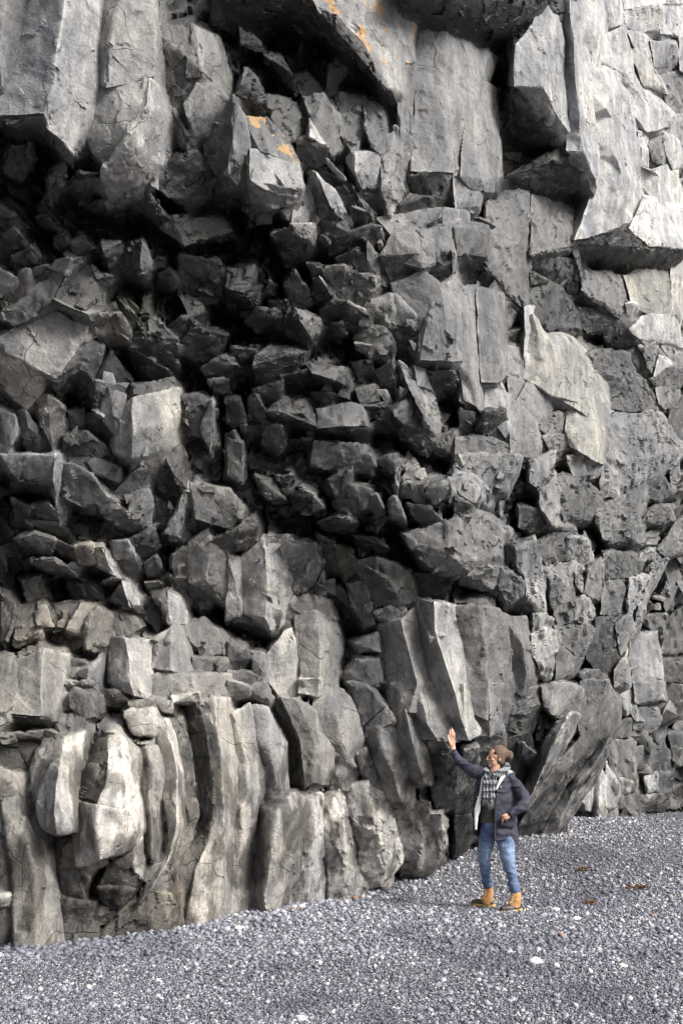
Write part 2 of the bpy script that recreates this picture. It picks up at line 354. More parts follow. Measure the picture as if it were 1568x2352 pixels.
TILES[1,1] = '''
3|31,3,5 44,0,6 58,12,4 57,18,3 42,27,2 37,18,3
8|44,-3,7 60,-3,4 59,13,3 46,2,6
2|60,4,3 66,8,4 70,12,3 60,18,1 59,10,2
4|62,-5,3 80,-5,4 84,4,5 83,12,4 70,18,2 68,8,3
6|84,3,5 98,-2,5 98,8,3 92,7,4 86,7,4
4|86,8,4 93,7,5 97,16,3 83,18,2
5|96,0,4 106,0,5 108,10,3 107,16,1 98,10,3
3r|76,21,4 88,15,6 96,18,6 100,34,4 85,30,4
6|96,10,6 103,20,5 104,35,4 99,34,4 96,20,6
5r|66,28,5 80,28,6 102,35,6 103,43,4 97,52,3 82,50,4 76,45,4
2|64,29,3 76,33,5 78,46,4 72,45,2 66,35,2
8|100,34,7 104,36,5 105,42,3 103,42,5
6|103,20,4 107,25,4 114,38,3 115,43,2 105,38,3
1|105,38,4 115,43,3 112,48,0 105,46,1
3|106,20,6 130,19,6 133,30,4 127,38,2 114,38,3 108,27,4
1|135,29,5 149,15,6 154,28,4 152,38,1 146,40,0
7|115,4,4 130,5,5 148,0,5 157,-5,4 157,15,4 149,15,5 135,28,6 130,19,6 107,20,4
7|105,-6,3 135,-12,4 157,-12,4 157,0,4 115,6,4
8|153,15,6 157,18,6 157,35,3 154,30,4
6|115,40,4 128,38,3 134,30,5 145,40,5 140,50,5 132,72,4 127,60,3 118,50,4
7|145,40,5 157,32,5 162,60,5 160,90,6 153,91,6 132,91,5 131,75,4 140,52,5
7|112,47,4 118,48,5 128,60,5 129,72,4 124,70,4 114,65,4
6r|97,53,4 113,47,5 114,67,5 100,68,3 94,62,2
2|65,57,4 73,48,5 83,51,7 95,60,6 94,68,4 80,66,3 66,65,3
8|83,51,8 94,56,6 95,60,5 88,55,6
3|59,35,4 65,35,5 73,46,5 68,53,2 60,52,2
8|64,34,6 69,40,5 76,47,4 73,48,4
3|40,38,4 46,30,5 55,42,4 58,50,3 55,55,2 51,52,3 42,50,3
4|24,45,3 29,36,4 33,40,3 32,46,2
4|0,28,3 18,25,4 24,40,3 20,50,3 12,46,5 0,42,4
1|0,42,5 12,46,5 19,52,3 15,62,0 0,60,0
4|55,24,4 63,26,4 65,35,3 60,35,3
4|30,51,4 40,51,5 42,62,3 36,60,2 30,56,3
4|14,65,3 22,57,6 34,58,4 37,65,3 32,75,1 20,70,3
4|37,68,3 44,60,6 50,64,7 59,76,5 53,86,2 44,80,2 38,75,2
6r|47,57,5 60,62,6 64,63,5 66,68,4 60,80,3 57,75,6 50,65,7
2|67,66,4 79,65,5 82,73,4 79,79,2 68,76,2
2|80,66,4 91,68,4 92,74,3 83,73,2
4|92,70,4 106,70,5 112,80,5 112,90,3 98,90,4 89,79,3
6|89,80,5 98,82,5 97,90,3 92,86,3
3|107,68,3 118,67,4 120,75,3 112,80,2
2|113,74,3 125,76,4 130,92,2 120,95,1 114,85,2
5|119,68,4 126,68,5 130,77,3 124,78,3
7|124,78,5 129,80,4 131,92,3 127,85,4
4|130,92,4 152,91,5 154,96,4 140,100,3
5|136,100,4 153,98,5 157,104,4 147,106,3
2|138,105,3 155,105,4 157,118,0 142,118,0
3|5,83,4 19,84,5 18,94,3 6,96,3
1|6,96,4 18,95,5 24,107,2 8,105,1
4|20,88,6 30,82,5 52,87,6 48,97,4 38,102,3 36,107,3 23,110,2 19,95,6
0|37,102,5 58,98,6 60,100,6 60,115,2 42,118,1 39,112,1
1|60,101,7 72,104,7 82,109,5 76,116,1 60,112,2
5|55,95,5 80,97,6 82,109,5 72,104,7 60,100,7
4|20,112,4 36,106,5 40,122,4 38,128,2 28,125,2
5|35,105,4 38,103,5 40,120,3 37,125,3
4|29,128,5 40,116,4 54,118,5 58,130,5 62,138,5 56,132,5 40,127,6
1|29,128,5 52,128,6 62,139,4 45,145,1 30,137,0
6|62,125,4 83,120,5 92,123,5 96,137,6 78,138,7 63,139,5
2|63,139,5 78,138,7 96,138,5 94,149,1 80,147,0 63,146,0
3|57,113,4 68,113,5 70,118,4 80,116,4 84,122,3 66,126,3 57,120,2
6|76,116,4 82,105,5 85,112,4 84,121,3
3|85,93,3 98,92,4 101,102,2 90,105,2
3|88,110,4 100,108,4 104,119,4 92,122,4
7|100,111,4 108,112,4 112,120,3 109,123,3
1|92,123,5 107,120,4 113,124,4 112,132,2 98,138,1
2|100,132,4 114,125,5 122,136,4 124,142,2 110,144,1
5|113,124,5 122,118,5 128,130,5 123,136,5 115,130,6
3|123,115,5 130,116,5 138,135,4 135,140,3 125,136,5
7r|117,92,5 122,95,4/120,102,5 130,105,3/128,115,6 139,118,3/134,128,6 143,132,3/137,138,5 147,143,2
7|127,95,4 135,98,4 139,112,3 130,110,5
4|100,100,3 112,92,5 114,97,4 115,112,3 105,112,2
6|117,110,5 124,112,5 122,118,3 117,120,4
2r|118,140,4 138,137,4 143,150,2 138,157,1 122,150,1
5|140,145,3 157,140,3 157,157,2 145,157,1
3|0,118,3 8,118,4 13,134,3 5,138,2 0,135,2
5r|16,120,4 20,114,5 27,128,4 26,135,3 15,132,2
3r|11,138,3 27,136,4 25,146,2 14,147,1
5|28,137,4 38,137,5 41,150,3 35,157,2 24,150,2
3|42,147,3 60,146,4 58,152,2 45,153,1
5|62,148,4 88,150,5 95,150,4 100,157,3 100,170,3 60,165,3
5|0,145,3 10,150,4 12,157,2 10,176,3 0,170,3
'''
TILES[1,2] = '''
7|0,28,4 5,40,5 15,38,5/-2,60,4 8,60,6 16,60,4/0,90,4 10,90,6 17,90,4/5,106,4 12,106,6 18,105,4/6,118,4 14,122,5 19,130,4
6|16,40,5 28,42,7 34,45,4/16,70,5 29,70,7 35,72,4/17,95,5 31,95,7 36,95,4/18,108,5 28,108,7 35,102,4
1|19,108,5 35,103,5 28,111,2
6|0,0,5 21,0,5 20,20,4 15,20,4 8,17,5 2,20,4
1|1,20,4 8,17,6 9,28,2 2,29,1
0|8,18,5 20,20,5 20,32,2 8,38,0 5,37,0
1|20,28,5 29,32,4 25,42,1 16,38,0
5|25,42,4 30,34,4 42,42,3 47,50,3 35,48,2
4|35,48,4 47,52,4 48,60,2 37,55,2
4|36,55,3 43,60,3 36,72,2
1|36,72,4 48,70,4 49,82,2 45,84,1 36,78,1
8|48,58,5 53,60,5 52,75,4 50,85,3 49,100,4 48,85,5
6|36,79,3 46,83,4 49,105,4 50,112,4 44,118,4 37,118,4
7y|50,62,4 54,60,6 62,72,6 70,72,5 76,75,4/50,85,4 58,80,7 66,80,7 78,82,6 84,85,4/49,104,4 62,98,7 72,98,7 84,97,6 92,98,4/54,108,4 66,114,7 78,112,7 92,108,6 102,108,4/65,114,4 74,118,6 86,120,7 100,122,6 105,120,4/78,125,4 84,125,6 92,132,7 101,132,6 105,132,4/77,140,4 84,140,6 94,145,7 102,145,6 104,145,4/80,152,4 86,155,6 94,160,7 100,163,5 103,155,4
6|44,118,5 50,107,5 64,113,5 66,125,4 60,130,5 56,135,4
6|37,119,4 44,119,5 55,135,5 57,150,4 55,157,3 37,155,4
7|20,108,4 30,108,5 36,118,4 37,150,3 33,128,5 21,126,4
2|20,127,6 33,127,6 35,142,3 30,145,2 20,144,2 14,142,1
6|5,118,3 19,122,4 18,130,2 10,130,2
2|3,125,3 14,127,4 14,140,1 3,138,1
5r|58,130,5 65,128,5 76,130,4 76,143,3 66,145,3 58,138,4
5r|60,145,4 80,142,4 80,152,3 65,157,2
5|2,145,3 15,145,4 35,150,4 40,157,3 36,175,3 0,170,3
2|50,20,2 66,20,3 84,22,4 88,43,3 85,46,2 64,37,1 50,28,0
4y|51,30,3 62,37,4 60,40,3 51,40,2
3|51,42,2 65,38,3 80,52,2 81,62,2 65,70,3 60,67,3 53,57,3
2|67,68,3 82,58,2 84,70,2 72,72,2
4|78,10,4 83,10,4 88,42,4 84,30,3 80,20,2
2|84,10,5 120,-2,10 133,15,10 130,22,6 115,28,2 90,20,2 86,16,3
1|133,12,10 157,14,9 150,27,5 130,32,2 118,28,2
8|133,12,10 156,13,9 157,-10,6 130,-20,8 122,0,10
5|88,43,4 90,30,3 100,32,3 116,35,3 118,54,4 110,61,4 102,50,5 92,47,4
6y|117,34,4 128,28,3 147,28,4 148,38,5 150,60,5 135,61,5 122,52,5
7|117,53,5 123,52,6 130,60,4 122,67,3 120,66,3
7|121,70,5 130,61,6 148,60,5 152,80,4 140,76,5 127,76,5
7|128,76,5 137,76,5 137,81,4 131,82,4
8y|148,28,5 153,20,5 157,20,5 157,55,3 150,80,3 148,60,5
2|85,55,1 105,55,2 110,62,3 105,70,1 92,73,0 82,62,0
1|103,62,2 118,58,4 122,70,4 125,80,3 115,85,0 102,75,0
4|90,86,3 105,84,4 118,87,4/95,98,3 108,98,4 121,100,3/102,108,3 115,105,5 130,105,3/105,120,3 122,118,5 136,118,3/106,126,3 124,127,5 138,126,3
5|127,83,5 138,82,5 144,95,4 136,102,3 132,95,4
8|140,88,5 148,95,4 144,100,3 136,103,4
1|118,88,3 127,83,4 134,105,2 125,105,0
6|142,82,4 157,78,3 157,92,2 152,97,2
4r|134,104,4 148,96,4 157,100,3 150,112,3 138,110,3
6r|106,127,4 122,128,6 137,127,5/104,145,4 120,145,7 145,145,4/104,157,4 118,163,7 153,152,4/100,175,3 118,175,6 135,172,4/102,187,2 110,187,4 125,182,3
5|138,110,4 150,108,3 154,122,2 145,125,3 140,120,4
4|148,128,3 157,118,3 157,157,2 153,150,2 146,138,3
'''
TILES[2,0] = '''
6|0,0,5 16,0,5 16,15,4 12,18,4 8,10,3 2,6,3
7|16,0,5 36,0,6 36,18,5 30,15,5 16,17,4
7|36,0,6 43,0,4 43,40,3 40,47,3 38,30,5 36,18,6
2|12,18,4 30,15,5 36,22,4 30,26,1 13,24,1
5r|24,36,3 33,34,5 40,42,4 41,47,2 25,43,1
4|43,0,3 62,0,4 80,8,5 83,15,4 80,17,5 70,12,5 52,8,4
2|55,8,4 80,17,5 76,26,2 62,14,1
5|43,6,4 52,7,5 60,12,6 72,27,6 82,32,4 75,38,4 73,40,3 60,35,5 43,28,4
2|43,29,5 60,36,5 72,41,3 60,42,1 45,36,1
6|78,26,4 90,12,5 105,3,5 112,3,5 110,12,4 100,22,3 85,30,3
5|88,-2,4 90,9,5 104,0,5 100,-4,4
6|90,27,4 102,22,5 104,35,4 102,50,3 92,48,4 88,38,5
5r|73,43,4 80,35,5 92,40,5 98,50,3 88,53,3 83,50,3
3|103,15,3 112,8,5 120,16,5 126,25,4 124,33,2 118,35,2 105,25,2
4|113,0,5 125,-5,4 131,12,3 129,30,3 126,24,5 120,14,6
4r|104,30,3 117,35,4 122,38,3 115,52,3 110,55,2 100,52,2
6|122,38,5 130,20,4 128,45,3 130,60,3 120,56,5 112,55,5
1|111,56,5 130,60,4 129,65,2 118,62,1
6|133,21,4 157,24,5 167,36,4 166,41,3 157,49,4 135,44,5 132,32,4
2|128,46,4 135,44,5 157,49,4 172,62,1 145,60,0
4|144,60,5 157,52,5 175,40,3 178,50,3 172,63,3 157,62,4
3|87,60,4 104,52,4 108,64,4 96,74,3
6|77,60,4 87,60,5 93,70,5 80,73,4 77,68,4
4|81,73,4 93,71,5 97,78,4 92,85,3 86,86,3
6br|51,64,5 55,62,6 70,63,6 74,70,5 68,74,5 55,75,4
8|70,64,6 77,72,5 85,85,4 79,81,5 72,80,4
2|60,75,3 69,74,5 79,81,4 72,84,1 62,82,1
4|70,88,4 78,84,5 85,85,5 82,91,3 71,91,2
5|15,58,4 25,55,5 36,60,5 33,67,3 28,67,4
3|36,60,4 48,64,5 50,72,3 44,70,3
5|24,73,4 35,72,5 45,77,5 56,85,4 40,81,3 28,77,3
5|52,74,4 56,78,4 56,85,3 45,78,4
3|75,100,4 86,88,6 91,104,5 85,106,3
8|86,87,6 91,89,5 96,103,4 90,104,5
3|91,104,5 97,104,4 100,112,2 93,108,3
5|99,75,4 107,70,5 112,80,3 102,82,3
6|101,88,4 111,87,4 112,91,3 104,94,2
4|106,98,4 117,93,5 118,110,5 118,118,4 113,108,4
7|117,94,5 126,100,4 128,110,3 128,117,3 118,117,5 119,105,5
5|118,70,4 125,65,4 130,65,4 131,90,3 126,86,4 122,87,4
3|113,85,3 118,82,4 131,92,3 130,102,2 120,98,2
6|131,60,4 143,51,4 145,62,5 157,70,4 157,99,3 154,101,3 149,90,5 143,87,6 133,88,5 130,75,4
2|131,92,4 143,88,5 148,95,3 146,105,1 138,108,1 131,98,1
4|0,96,3 10,102,4 8,120,3 4,131,2 0,126,2
3br|11,105,3 30,103,4 36,112,4 34,120,3 20,125,3 12,130,3
6b|23,108,4 30,105,5 35,118,4 25,118,4
5br|12,128,4 26,122,5 27,127,4 16,131,2
3|38,105,3 56,103,4 54,112,4 47,120,4 37,122,3
6b|46,120,5 55,104,5 66,105,5 62,115,5 58,125,4 48,123,4
5br|62,112,6 67,105,6 77,112,4 72,130,4 70,137,3 60,133,5 58,125,5
2|57,133,4 69,136,4 63,144,1 57,140,1
7|73,123,3 85,125,6 104,128,4/74,140,3 88,140,6 103,135,4/76,157,3 90,157,6 104,150,4/80,162,3 92,166,5 102,167,4
4b|76,107,3 90,108,3 97,118,4 88,125,4 75,122,3
6|106,128,4 119,121,5 118,131,4 105,128,5
6|119,120,5 125,121,4 130,135,3 133,150,3 118,147,6 115,140,5 105,145,4 108,132,4
5|125,120,3 140,115,3 156,125,3 155,135,3 142,137,3 134,132,3
5|133,140,4 148,142,4 150,150,3 142,151,3 133,148,3
5|146,142,4 155,140,5 157,148,3 150,150,4
6|10,142,3 30,135,6 46,138,4/10,157,3 30,157,6 44,157,4/9,178,4 30,180,6 38,182,4
2|9,179,4 30,181,6 38,183,4 28,188,1 9,188,1
5|-4,138,3 9,142,4 10,165,4 9,182,4 -4,190,4
5|48,140,3 56,142,4 62,146,3 50,149,2
7|55,150,4 62,147,6 68,140,5 68,157,3 62,157,4
5|45,150,3 55,148,4 60,157,3 45,163,2
6|104,152,4 120,149,5 134,152,5 150,153,5 157,152,4 157,166,3 130,170,4 106,168,3
3|20,45,2 40,48,3 50,60,2 30,55,1
2|10,30,2 20,35,3 22,50,2 12,45,1
2|15,85,1 30,82,2 33,98,1 20,100,1
2|48,88,2 68,88,4 70,100,3 50,98,1
'''
TILES[2,1] = '''
6|85,0,4 98,0,5 102,8,4 95,12,3 90,8,3
5|101,5,3 115,0,5 118,5,4 115,13,4
7|116,12,5 120,5,4 117,30,2
3|70,18,3 85,10,4 86,22,4 76,30,3 70,25,2
4|76,33,3 85,22,5 98,25,5 95,37,4 85,42,3
6|98,30,4 103,28,5 107,37,4 104,40,3 100,38,3
7|112,33,3 116,31,5 122,43,4 121,48,2 113,40,4
7|136,27,4 146,18,6 152,25,5 143,32,4
7|148,17,5 157,16,5 160,28,3 153,32,3 152,24,5
4|125,35,3 138,36,4 147,45,3 140,50,2 130,45,2
5|35,15,4 44,14,4 42,20,3 36,20,3
5|60,30,4 66,35,4 60,38,3
6|50,24,4 60,28,4 55,30,3
4|20,15,4 30,18,3 38,30,3 28,30,3
1|65,47,3 77,42,5 88,46,4 85,54,1 70,53,1
7|76,43,5 84,43,5 85,46,4 79,44,5
3|88,55,2 102,57,3 110,65,4 105,68,3 90,65,1
6|124,56,4 157,45,4 172,40,4 190,55,4 187,70,5 184,88,3 183,93,3 175,88,4 157,72,6 147,77,5 140,77,5 131,67,5
1|130,68,5 147,77,5 157,72,6 176,88,3 165,90,0 140,85,0
7|8,70,3 25,55,3 42,55,3/10,80,4 27,75,6 44,85,4/11,95,4 28,95,7 44,92,4/12,108,4 26,112,7 40,97,4/20,113,4 30,121,6 38,112,4
7|0,66,4 8,75,4 10,108,4 0,110,3
2|2,110,3 12,108,4 28,121,4 41,114,4 43,125,2 30,127,0 5,118,0
5|42,60,3 62,62,3 64,75,4 60,88,4 56,92,4 47,94,4 43,92,4
5|58,92,4 66,80,4 68,95,4 60,98,3
5|42,98,3 55,95,4 70,100,4 73,112,4 60,113,4 45,106,4
6|44,106,3 60,105,5 73,113,3/48,120,4 62,120,6 76,126,3/49,132,4 63,132,6 76,136,3/51,150,4 64,150,6 75,140,3/50,165,4 62,168,5 74,165,3
7|38,122,4 43,120,4 49,135,4 51,157,3 46,185,2 36,165,3 30,157,3 26,140,3
6|16,135,4 25,137,4 28,157,3 20,157,2
5|0,128,4 12,130,5 15,140,4 5,148,2 0,142,3
5|0,150,4 12,150,5 24,155,3 20,165,2 0,170,2
1|68,90,3 78,90,4 90,110,3 95,117,3 80,118,0 73,105,1
3|63,55,2 73,60,3 78,80,3 70,85,2 64,75,2
4g|74,62,3 85,65,4 90,78,4 83,90,4 80,82,4 75,70,3
5|83,88,5 95,85,5 100,115,4 93,117,4 85,97,5
4|88,75,4 103,72,5 112,85,5 125,80,4 129,100,4 118,103,5 101,107,4 97,92,5
6|101,108,5 120,100,5 123,110,4 118,117,4 106,114,4
6|86,128,4 102,123,4 104,135,5 90,134,4
6s|81,150,4 90,140,5 103,140,5 106,157,4 95,160,4 80,155,3
6|104,118,3 118,112,6 128,105,4/105,140,3 124,135,6 132,130,4/110,157,3 130,157,6 138,155,4/112,175,3 125,178,6 140,178,4
7|128,98,3 141,100,7 157,105,4/132,125,3 144,120,7 160,125,4/137,150,3 152,150,7 164,150,4/145,180,3 160,180,7 170,180,4/150,195,3 165,195,6 175,190,4
2|128,82,2 150,82,3 150,100,2 135,105,2 129,95,2
'''
TILES[2,2] = '''
6|2,0,4 38,0,6 42,3,5 40,12,5 34,24,3 26,26,3 15,15,4 5,8,4
7r|0,8,5 12,13,5 24,26,4 24,35,2 15,32,4 0,24,4
2|0,28,4 12,34,4 14,40,3 8,45,1 0,42,1
6r|52,5,5 65,2,5 62,15,5 56,22,4 51,18,4
6r|58,25,4 68,15,6 72,35,5 80,50,4 66,48,5 60,38,5
4r|70,15,4 85,18,5 98,28,4 96,40,4 90,45,4 75,45,5 70,30,5
2|45,35,1 60,38,4 66,50,3 55,55,0 45,48,0
6|88,0,4 104,0,4 103,12,3 97,16,3 92,15,3
5|77,2,4 86,0,5 90,12,4 82,18,3
5|98,38,4 120,25,5 130,20,4 127,50,4 112,60,4 103,58,4 99,48,4
5|115,52,5 126,45,5 126,60,4 118,60,3
5r|130,45,4 136,37,5 147,36,4 149,45,3 140,48,3
6|148,10,4 153,3,4 153,15,2 148,20,2
4|125,20,3 140,12,4 148,25,3 140,32,3 130,28,3
5|140,65,4 152,48,4 157,45,3 157,65,2 145,70,3
7|134,65,4 138,66,4 139,72,3 126,75,3 128,68,4
6|136,75,4 147,70,4/133,88,4 140,84,3/128,100,4 133,98,2/120,125,4 125,122,2/116,140,4 119,136,2
3|53,62,3 70,55,5 79,58,4 78,70,4 68,76,4 63,78,4 57,70,3
6r|78,58,6 90,60,5 92,72,3 88,77,2 78,72,4
4|34,63,4 40,60,5 46,68,4 36,76,3
6|42,65,5 54,60,6 60,80,4 60,86,4 48,84,5 42,78,4
5|31,76,4 37,78,5 47,88,5 46,97,4 35,104,3 30,93,4
7|48,84,5 60,87,4 62,108,4 56,108,3 50,98,5
2|40,98,3 50,100,4 60,109,3 50,112,0 40,108,0
5|0,105,4 15,103,6 27,107,4/3,120,4 18,120,6 34,118,4/6,140,4 20,140,6 36,140,4/8,160,4 22,160,6 38,160,4/12,178,4 22,182,6 33,185,4
5|30,108,3 40,112,4 48,112,3/35,130,3 45,130,5 54,135,3/38,150,3 48,150,5 56,155,3/38,160,3 46,165,4 52,165,3
7r|53,125,4 60,120,5 70,123,5 70,135,4 66,153,3 58,150,4 54,140,4
6r|54,110,3 62,110,5 68,115,4 64,122,3 53,122,3
6|60,78,4 80,75,5 85,80,5 77,91,5 66,88,4
5|66,90,4 80,87,5 82,105,5 83,112,5 72,118,4 68,105,4
6|82,82,6 88,85,5 90,97,4 83,90,5
6|83,100,5 90,97,5 94,110,4 88,118,4 82,112,5
5|70,118,4 88,117,5 95,120,4 87,135,4 85,140,4 72,128,4
5|92,80,5 103,72,5 102,88,4 98,100,4 90,95,5
4|103,68,5 120,68,5 127,75,4 122,84,5 104,86,4
5|102,88,4 112,88,5 120,98,5 118,107,4 108,112,4 100,110,4
3|112,86,4 124,88,5 120,97,3
7|120,85,6 130,88,5 118,115,5 118,103,6
3r|96,113,4 108,113,5 118,112,4 115,138,3 105,135,4 95,130,3
6r|110,118,5 120,108,6 121,125,4 114,138,4
2|88,130,3 100,128,4 112,140,4 110,150,3 98,152,3 90,140,3
5|70,130,4 85,140,4 80,150,4 70,155,4
5|85,150,4 98,148,4 108,157,3 90,160,3
6|110,148,5 116,140,5 119,157,4 110,160,4
7F|123,125,2 138,123,3 140,133,3 143,150,3 142,157,2 122,157,2 121,140,2
5F|126,112,2 145,110,3 141,125,2
5F|143,95,2 155,90,3 153,100,2 145,110,2
4F|142,115,2 157,105,3 157,135,2 142,137,2
3F|142,140,2 160,140,3 160,157,2 143,156,2
6F|141,95,3 145,88,4 150,97,2
'''
TILES[3,0] = '''
6|45,0,4 63,0,5 66,5,4 50,5,3
6|49,10,5 54,5,6 65,8,6 66,23,4 60,24,4 50,18,4
6|41,8,4 48,8,4 49,20,3 40,19,3
5|38,22,3 60,21,4 58,30,4 42,38,3
6|30,32,4 42,36,5 41,39,4 30,39,3
5|12,35,4 30,32,4 29,39,3 12,38,3
5|-4,36,4 11,36,4 10,40,3 -4,41,3
4|68,5,3 80,6,4 88,12,4 80,17,2 70,15,2
5|66,15,4 70,10,4 72,20,3 67,21,3
5|88,13,4 105,10,5 104,18,4 106,25,3 92,30,3
7s|86,20,4 105,18,6 108,28,6 105,37,5 92,34,5
6|106,9,4 119,12,5 118,20,4 112,19,4
7|119,8,5 135,5,6 136,12,5 121,12,5
9s|30,40,4 45,36,7 60,30,6/26,48,4 42,50,8 57,42,6/23,60,4 40,60,9 54,53,6/22,76,4 38,76,9 50,70,6/25,92,4 38,92,9 51,90,6/28,100,4 38,105,8 51,103,6
3bs|60,32,3 66,35,5 75,37,7/56,50,3 65,52,5.5 74,55,8/51,68,3 60,70,6 73,72,8.5/52,80,3.5 60,82,6.5 70,86,8.5
9s|75,37,7 84,35,6.5 92,45,4/74,55,8 85,55,8 97,48,4/73,72,8.5 84,72,9 93,68,5/70,86,8.5 83,88,9 95,82,5
8s|52,80,3.5 60,82,6.5 70,86,8.5 83,88,9 95,82,5/52,108,4 60,108,6 69,108,8.5 84,108,8 97,100,5/53,127,4 60,127,5.5 68,122,7.5 82,118,7 92,112,5
7s|53,126,4 63,131,4 70,125,6 66,118,7
6s|92,45,3 100,42,5 108,45,4/96,57,3 104,58,5 114,55,4/93,74,3 102,72,5 113,70,4/96,92,3 104,92,5 112,90,3/98,105,3 105,108,5 112,105,3/98,120,3 104,124,5 111,122,3
8s|108,25,4 114,25,5 116,30,3/108,42,4 116,42,6 120,45,3/113,60,4 121,60,6 125,65,3/112,82,4 121,80,6 126,85,3/116,100,4 122,98,6 125,100,3/112,122,4 117,120,5 120,115,3/98,145,4 103,142,5 108,138,3/93,153,3 95,153,4 97,148,3
5|116,30,2 126,28,3 130,50,3 132,75,3 135,90,3 130,112,2 120,125,2 121,115,2 126,100,2 125,60,2
2bs|126,14,1 136,12,5/128,40,0 142,38,5/131,65,0 147,68,5/134,90,0 147,85,5/132,105,0 144,108,4/120,130,1 135,130,4/118,160,1 132,160,3/128,182,1 133,182,3
7s|136,12,4 146,10,6 157,12,4/142,35,4 150,35,6 160,30,4/145,60,4 153,60,6 161,60,4/147,85,4 154,88,6 162,85,4/144,110,4 153,110,6 158,115,4/135,130,4 148,130,6 157,130,4/132,157,4 142,157,6 157,157,4/130,182,3 140,184,5 157,178,3
6s|-4,55,2 10,60,3 22,65,1/0,85,3 12,90,4 24,90,1/5,110,3 18,112,5 36,115,2/8,130,3 22,132,5 38,138,2/10,157,3 25,157,5 42,157,2/12,187,3 26,189,4 45,189,2
2s|-4,40,1 25,42,2 24,60,1 20,90,0 -4,60,0
3s|-6,85,2 4,90,3 8,130,2 10,160,2 6,192,1 -6,192,1
3bs|36,107,2 50,106,4 52,125,3 55,140,4 58,148,3 45,148,2 38,130,2
6|55,132,4 62,133,5 58,142,3
3b|69,140,3 75,125,4 91,118,5 97,135,4 92,140,4 82,138,4
8s|91,113,5 97,108,5 98,135,5 92,130,5
3b|68,140,4 80,140,5 92,142,4 85,152,4 81,156,3 70,150,3
3b|64,150,2 80,156,3 95,150,3 92,170,2 64,165,2
6s|97,125,3 111,124,4 105,137,4 98,138,3
5s|105,140,3 118,128,4 120,145,3 105,145,3
5bs|98,143,3 118,146,4 124,165,3 130,188,3 110,192,3 92,190,2 93,155,2
7|-4,145,3 6,146,3 7,154,2 -4,152,2
4s|43,150,3 64,152,4 64,170,3 66,192,2 45,194,2
3bs|80,160,3 95,155,3 100,190,2 75,194,2 66,180,3
5bs|118,128,2 122,128,3 128,160,3 130,190,2 112,192,2
'''
TILES[3,1] = '''
6|0,0,5 13,5,5 14,10,4 5,12,3 0,10,3
6|14,5,4 25,0,5 30,15,4 27,17,3 20,13,3
7s|0,22,4 4,20,5 15,15,4/3,40,3.5 10,40,5 21,40,4/6,55,3.5 15,55,5 26,55,4/7,72,3 16,73,5 26,72,4/3,90,3 9,88,5 20,85,4/2,105,3 10,105,4.5 18,105,3/0,130,3 8,130,4 16,130,3/0,157,3 10,157,4 18,157,3/0,182,3 10,182,4 24,180,3
7s|18,17,4 27,18,5 33,30,4/20,35,4 30,35,5 40,42,4/26,55,4 32,55,6 40,58,4/26,70,4 34,70,6 40,73,4/18,88,2 24,88,3 36,84,3
1bs|29,12,2 37,12,4/36,30,1 46,32,4/41,44,1 53,44,4/41,70,1 53,75,4
6|37,10,5 48,12,6 60,20,5/44,25,5 55,28,6 63,32,5/50,40,5 60,42,6 72,45,5/52,55,5 60,58,6 72,60,5/53,72,5 58,68,6 66,70,5
6s|36,74,4 45,74,6 52,78,6 58,82,3/24,85,4 35,88,8 48,90,7 56,92,3/22,100,3 33,100,8 47,100,7 53,110,3/19,120,3 30,120,8 43,120,7 50,120,3/18,145,3 26,145,7 38,145,6 47,145,3/16,182,3 26,182,6 38,182,5 47,180,3
8sr|52,82,4 62,75,5 66,85,3/50,105,4 60,102,6 65,105,3/45,125,4 58,120,6 67,125,3/42,157,4 55,150,6 70,145,3/40,182,3 52,180,5 72,172,3
7sr|66,80,4 76,75,5 82,85,3/66,100,4 77,98,6 86,100,3/68,125,4 80,120,6 90,122,3/70,150,4 84,145,6 97,140,3/72,172,3 85,166,5 94,155,3
8sr|82,70,4 95,68,5 108,75,4/84,92,4 98,90,6 112,92,4/89,115,4 105,112,6 118,112,4/92,130,4 108,128,6 120,124,4/98,142,3 106,140,5 110,135,4
6|62,0,4 75,5,5 84,12,4/60,20,4 75,25,6 89,25,4/65,40,4 78,42,6 92,40,4/72,58,4 82,58,5 90,55,4/70,75,3 80,75,5 88,72,4
7|50,-2,5 65,-3,6 64,5,5 55,7,4
5s|82,0,4 95,2,5 108,16,5 104,20,4 92,30,4 88,15,4
6|73,48,5 83,46,5 88,58,5 78,62,4 73,55,4
6|88,48,5 95,45,5 103,63,4 102,72,4 92,62,5
6s|95,30,4 105,28,5 115,32,4/97,45,4 106,45,6 120,48,4/103,62,4 113,60,6 125,60,4/108,80,4 118,80,6 128,82,4/116,86,3 122,86,5 128,84,4
6|108,18,5 116,27,5 105,32,5 95,37,4 97,28,4
6|115,20,4 122,18,6 128,24,4/119,42,4 128,42,6 136,45,4/124,60,4 132,58,6 140,62,4/128,72,4 135,70,5 141,70,4
5s|113,88,3 125,85,4 137,80,4/116,110,3 130,108,4 142,105,4/120,130,3 135,130,5 146,122,4/122,138,2 132,138,3 140,132,3
6|112,0,4 128,-5,5 140,0,4/118,12,4 134,15,6 150,18,4/128,24,4 138,28,6 155,32,4/134,38,4 145,40,5 156,40,4
6|138,40,4 148,38,5 153,47,4 142,50,3 138,46,3
4s|140,52,3 148,47,5 157,50,5 157,62,4 150,66,4 142,60,3
3|142,68,3 157,62,4 157,85,3 147,90,3 143,78,3
7|140,90,4 148,90,5 150,110,4 146,115,4
'''
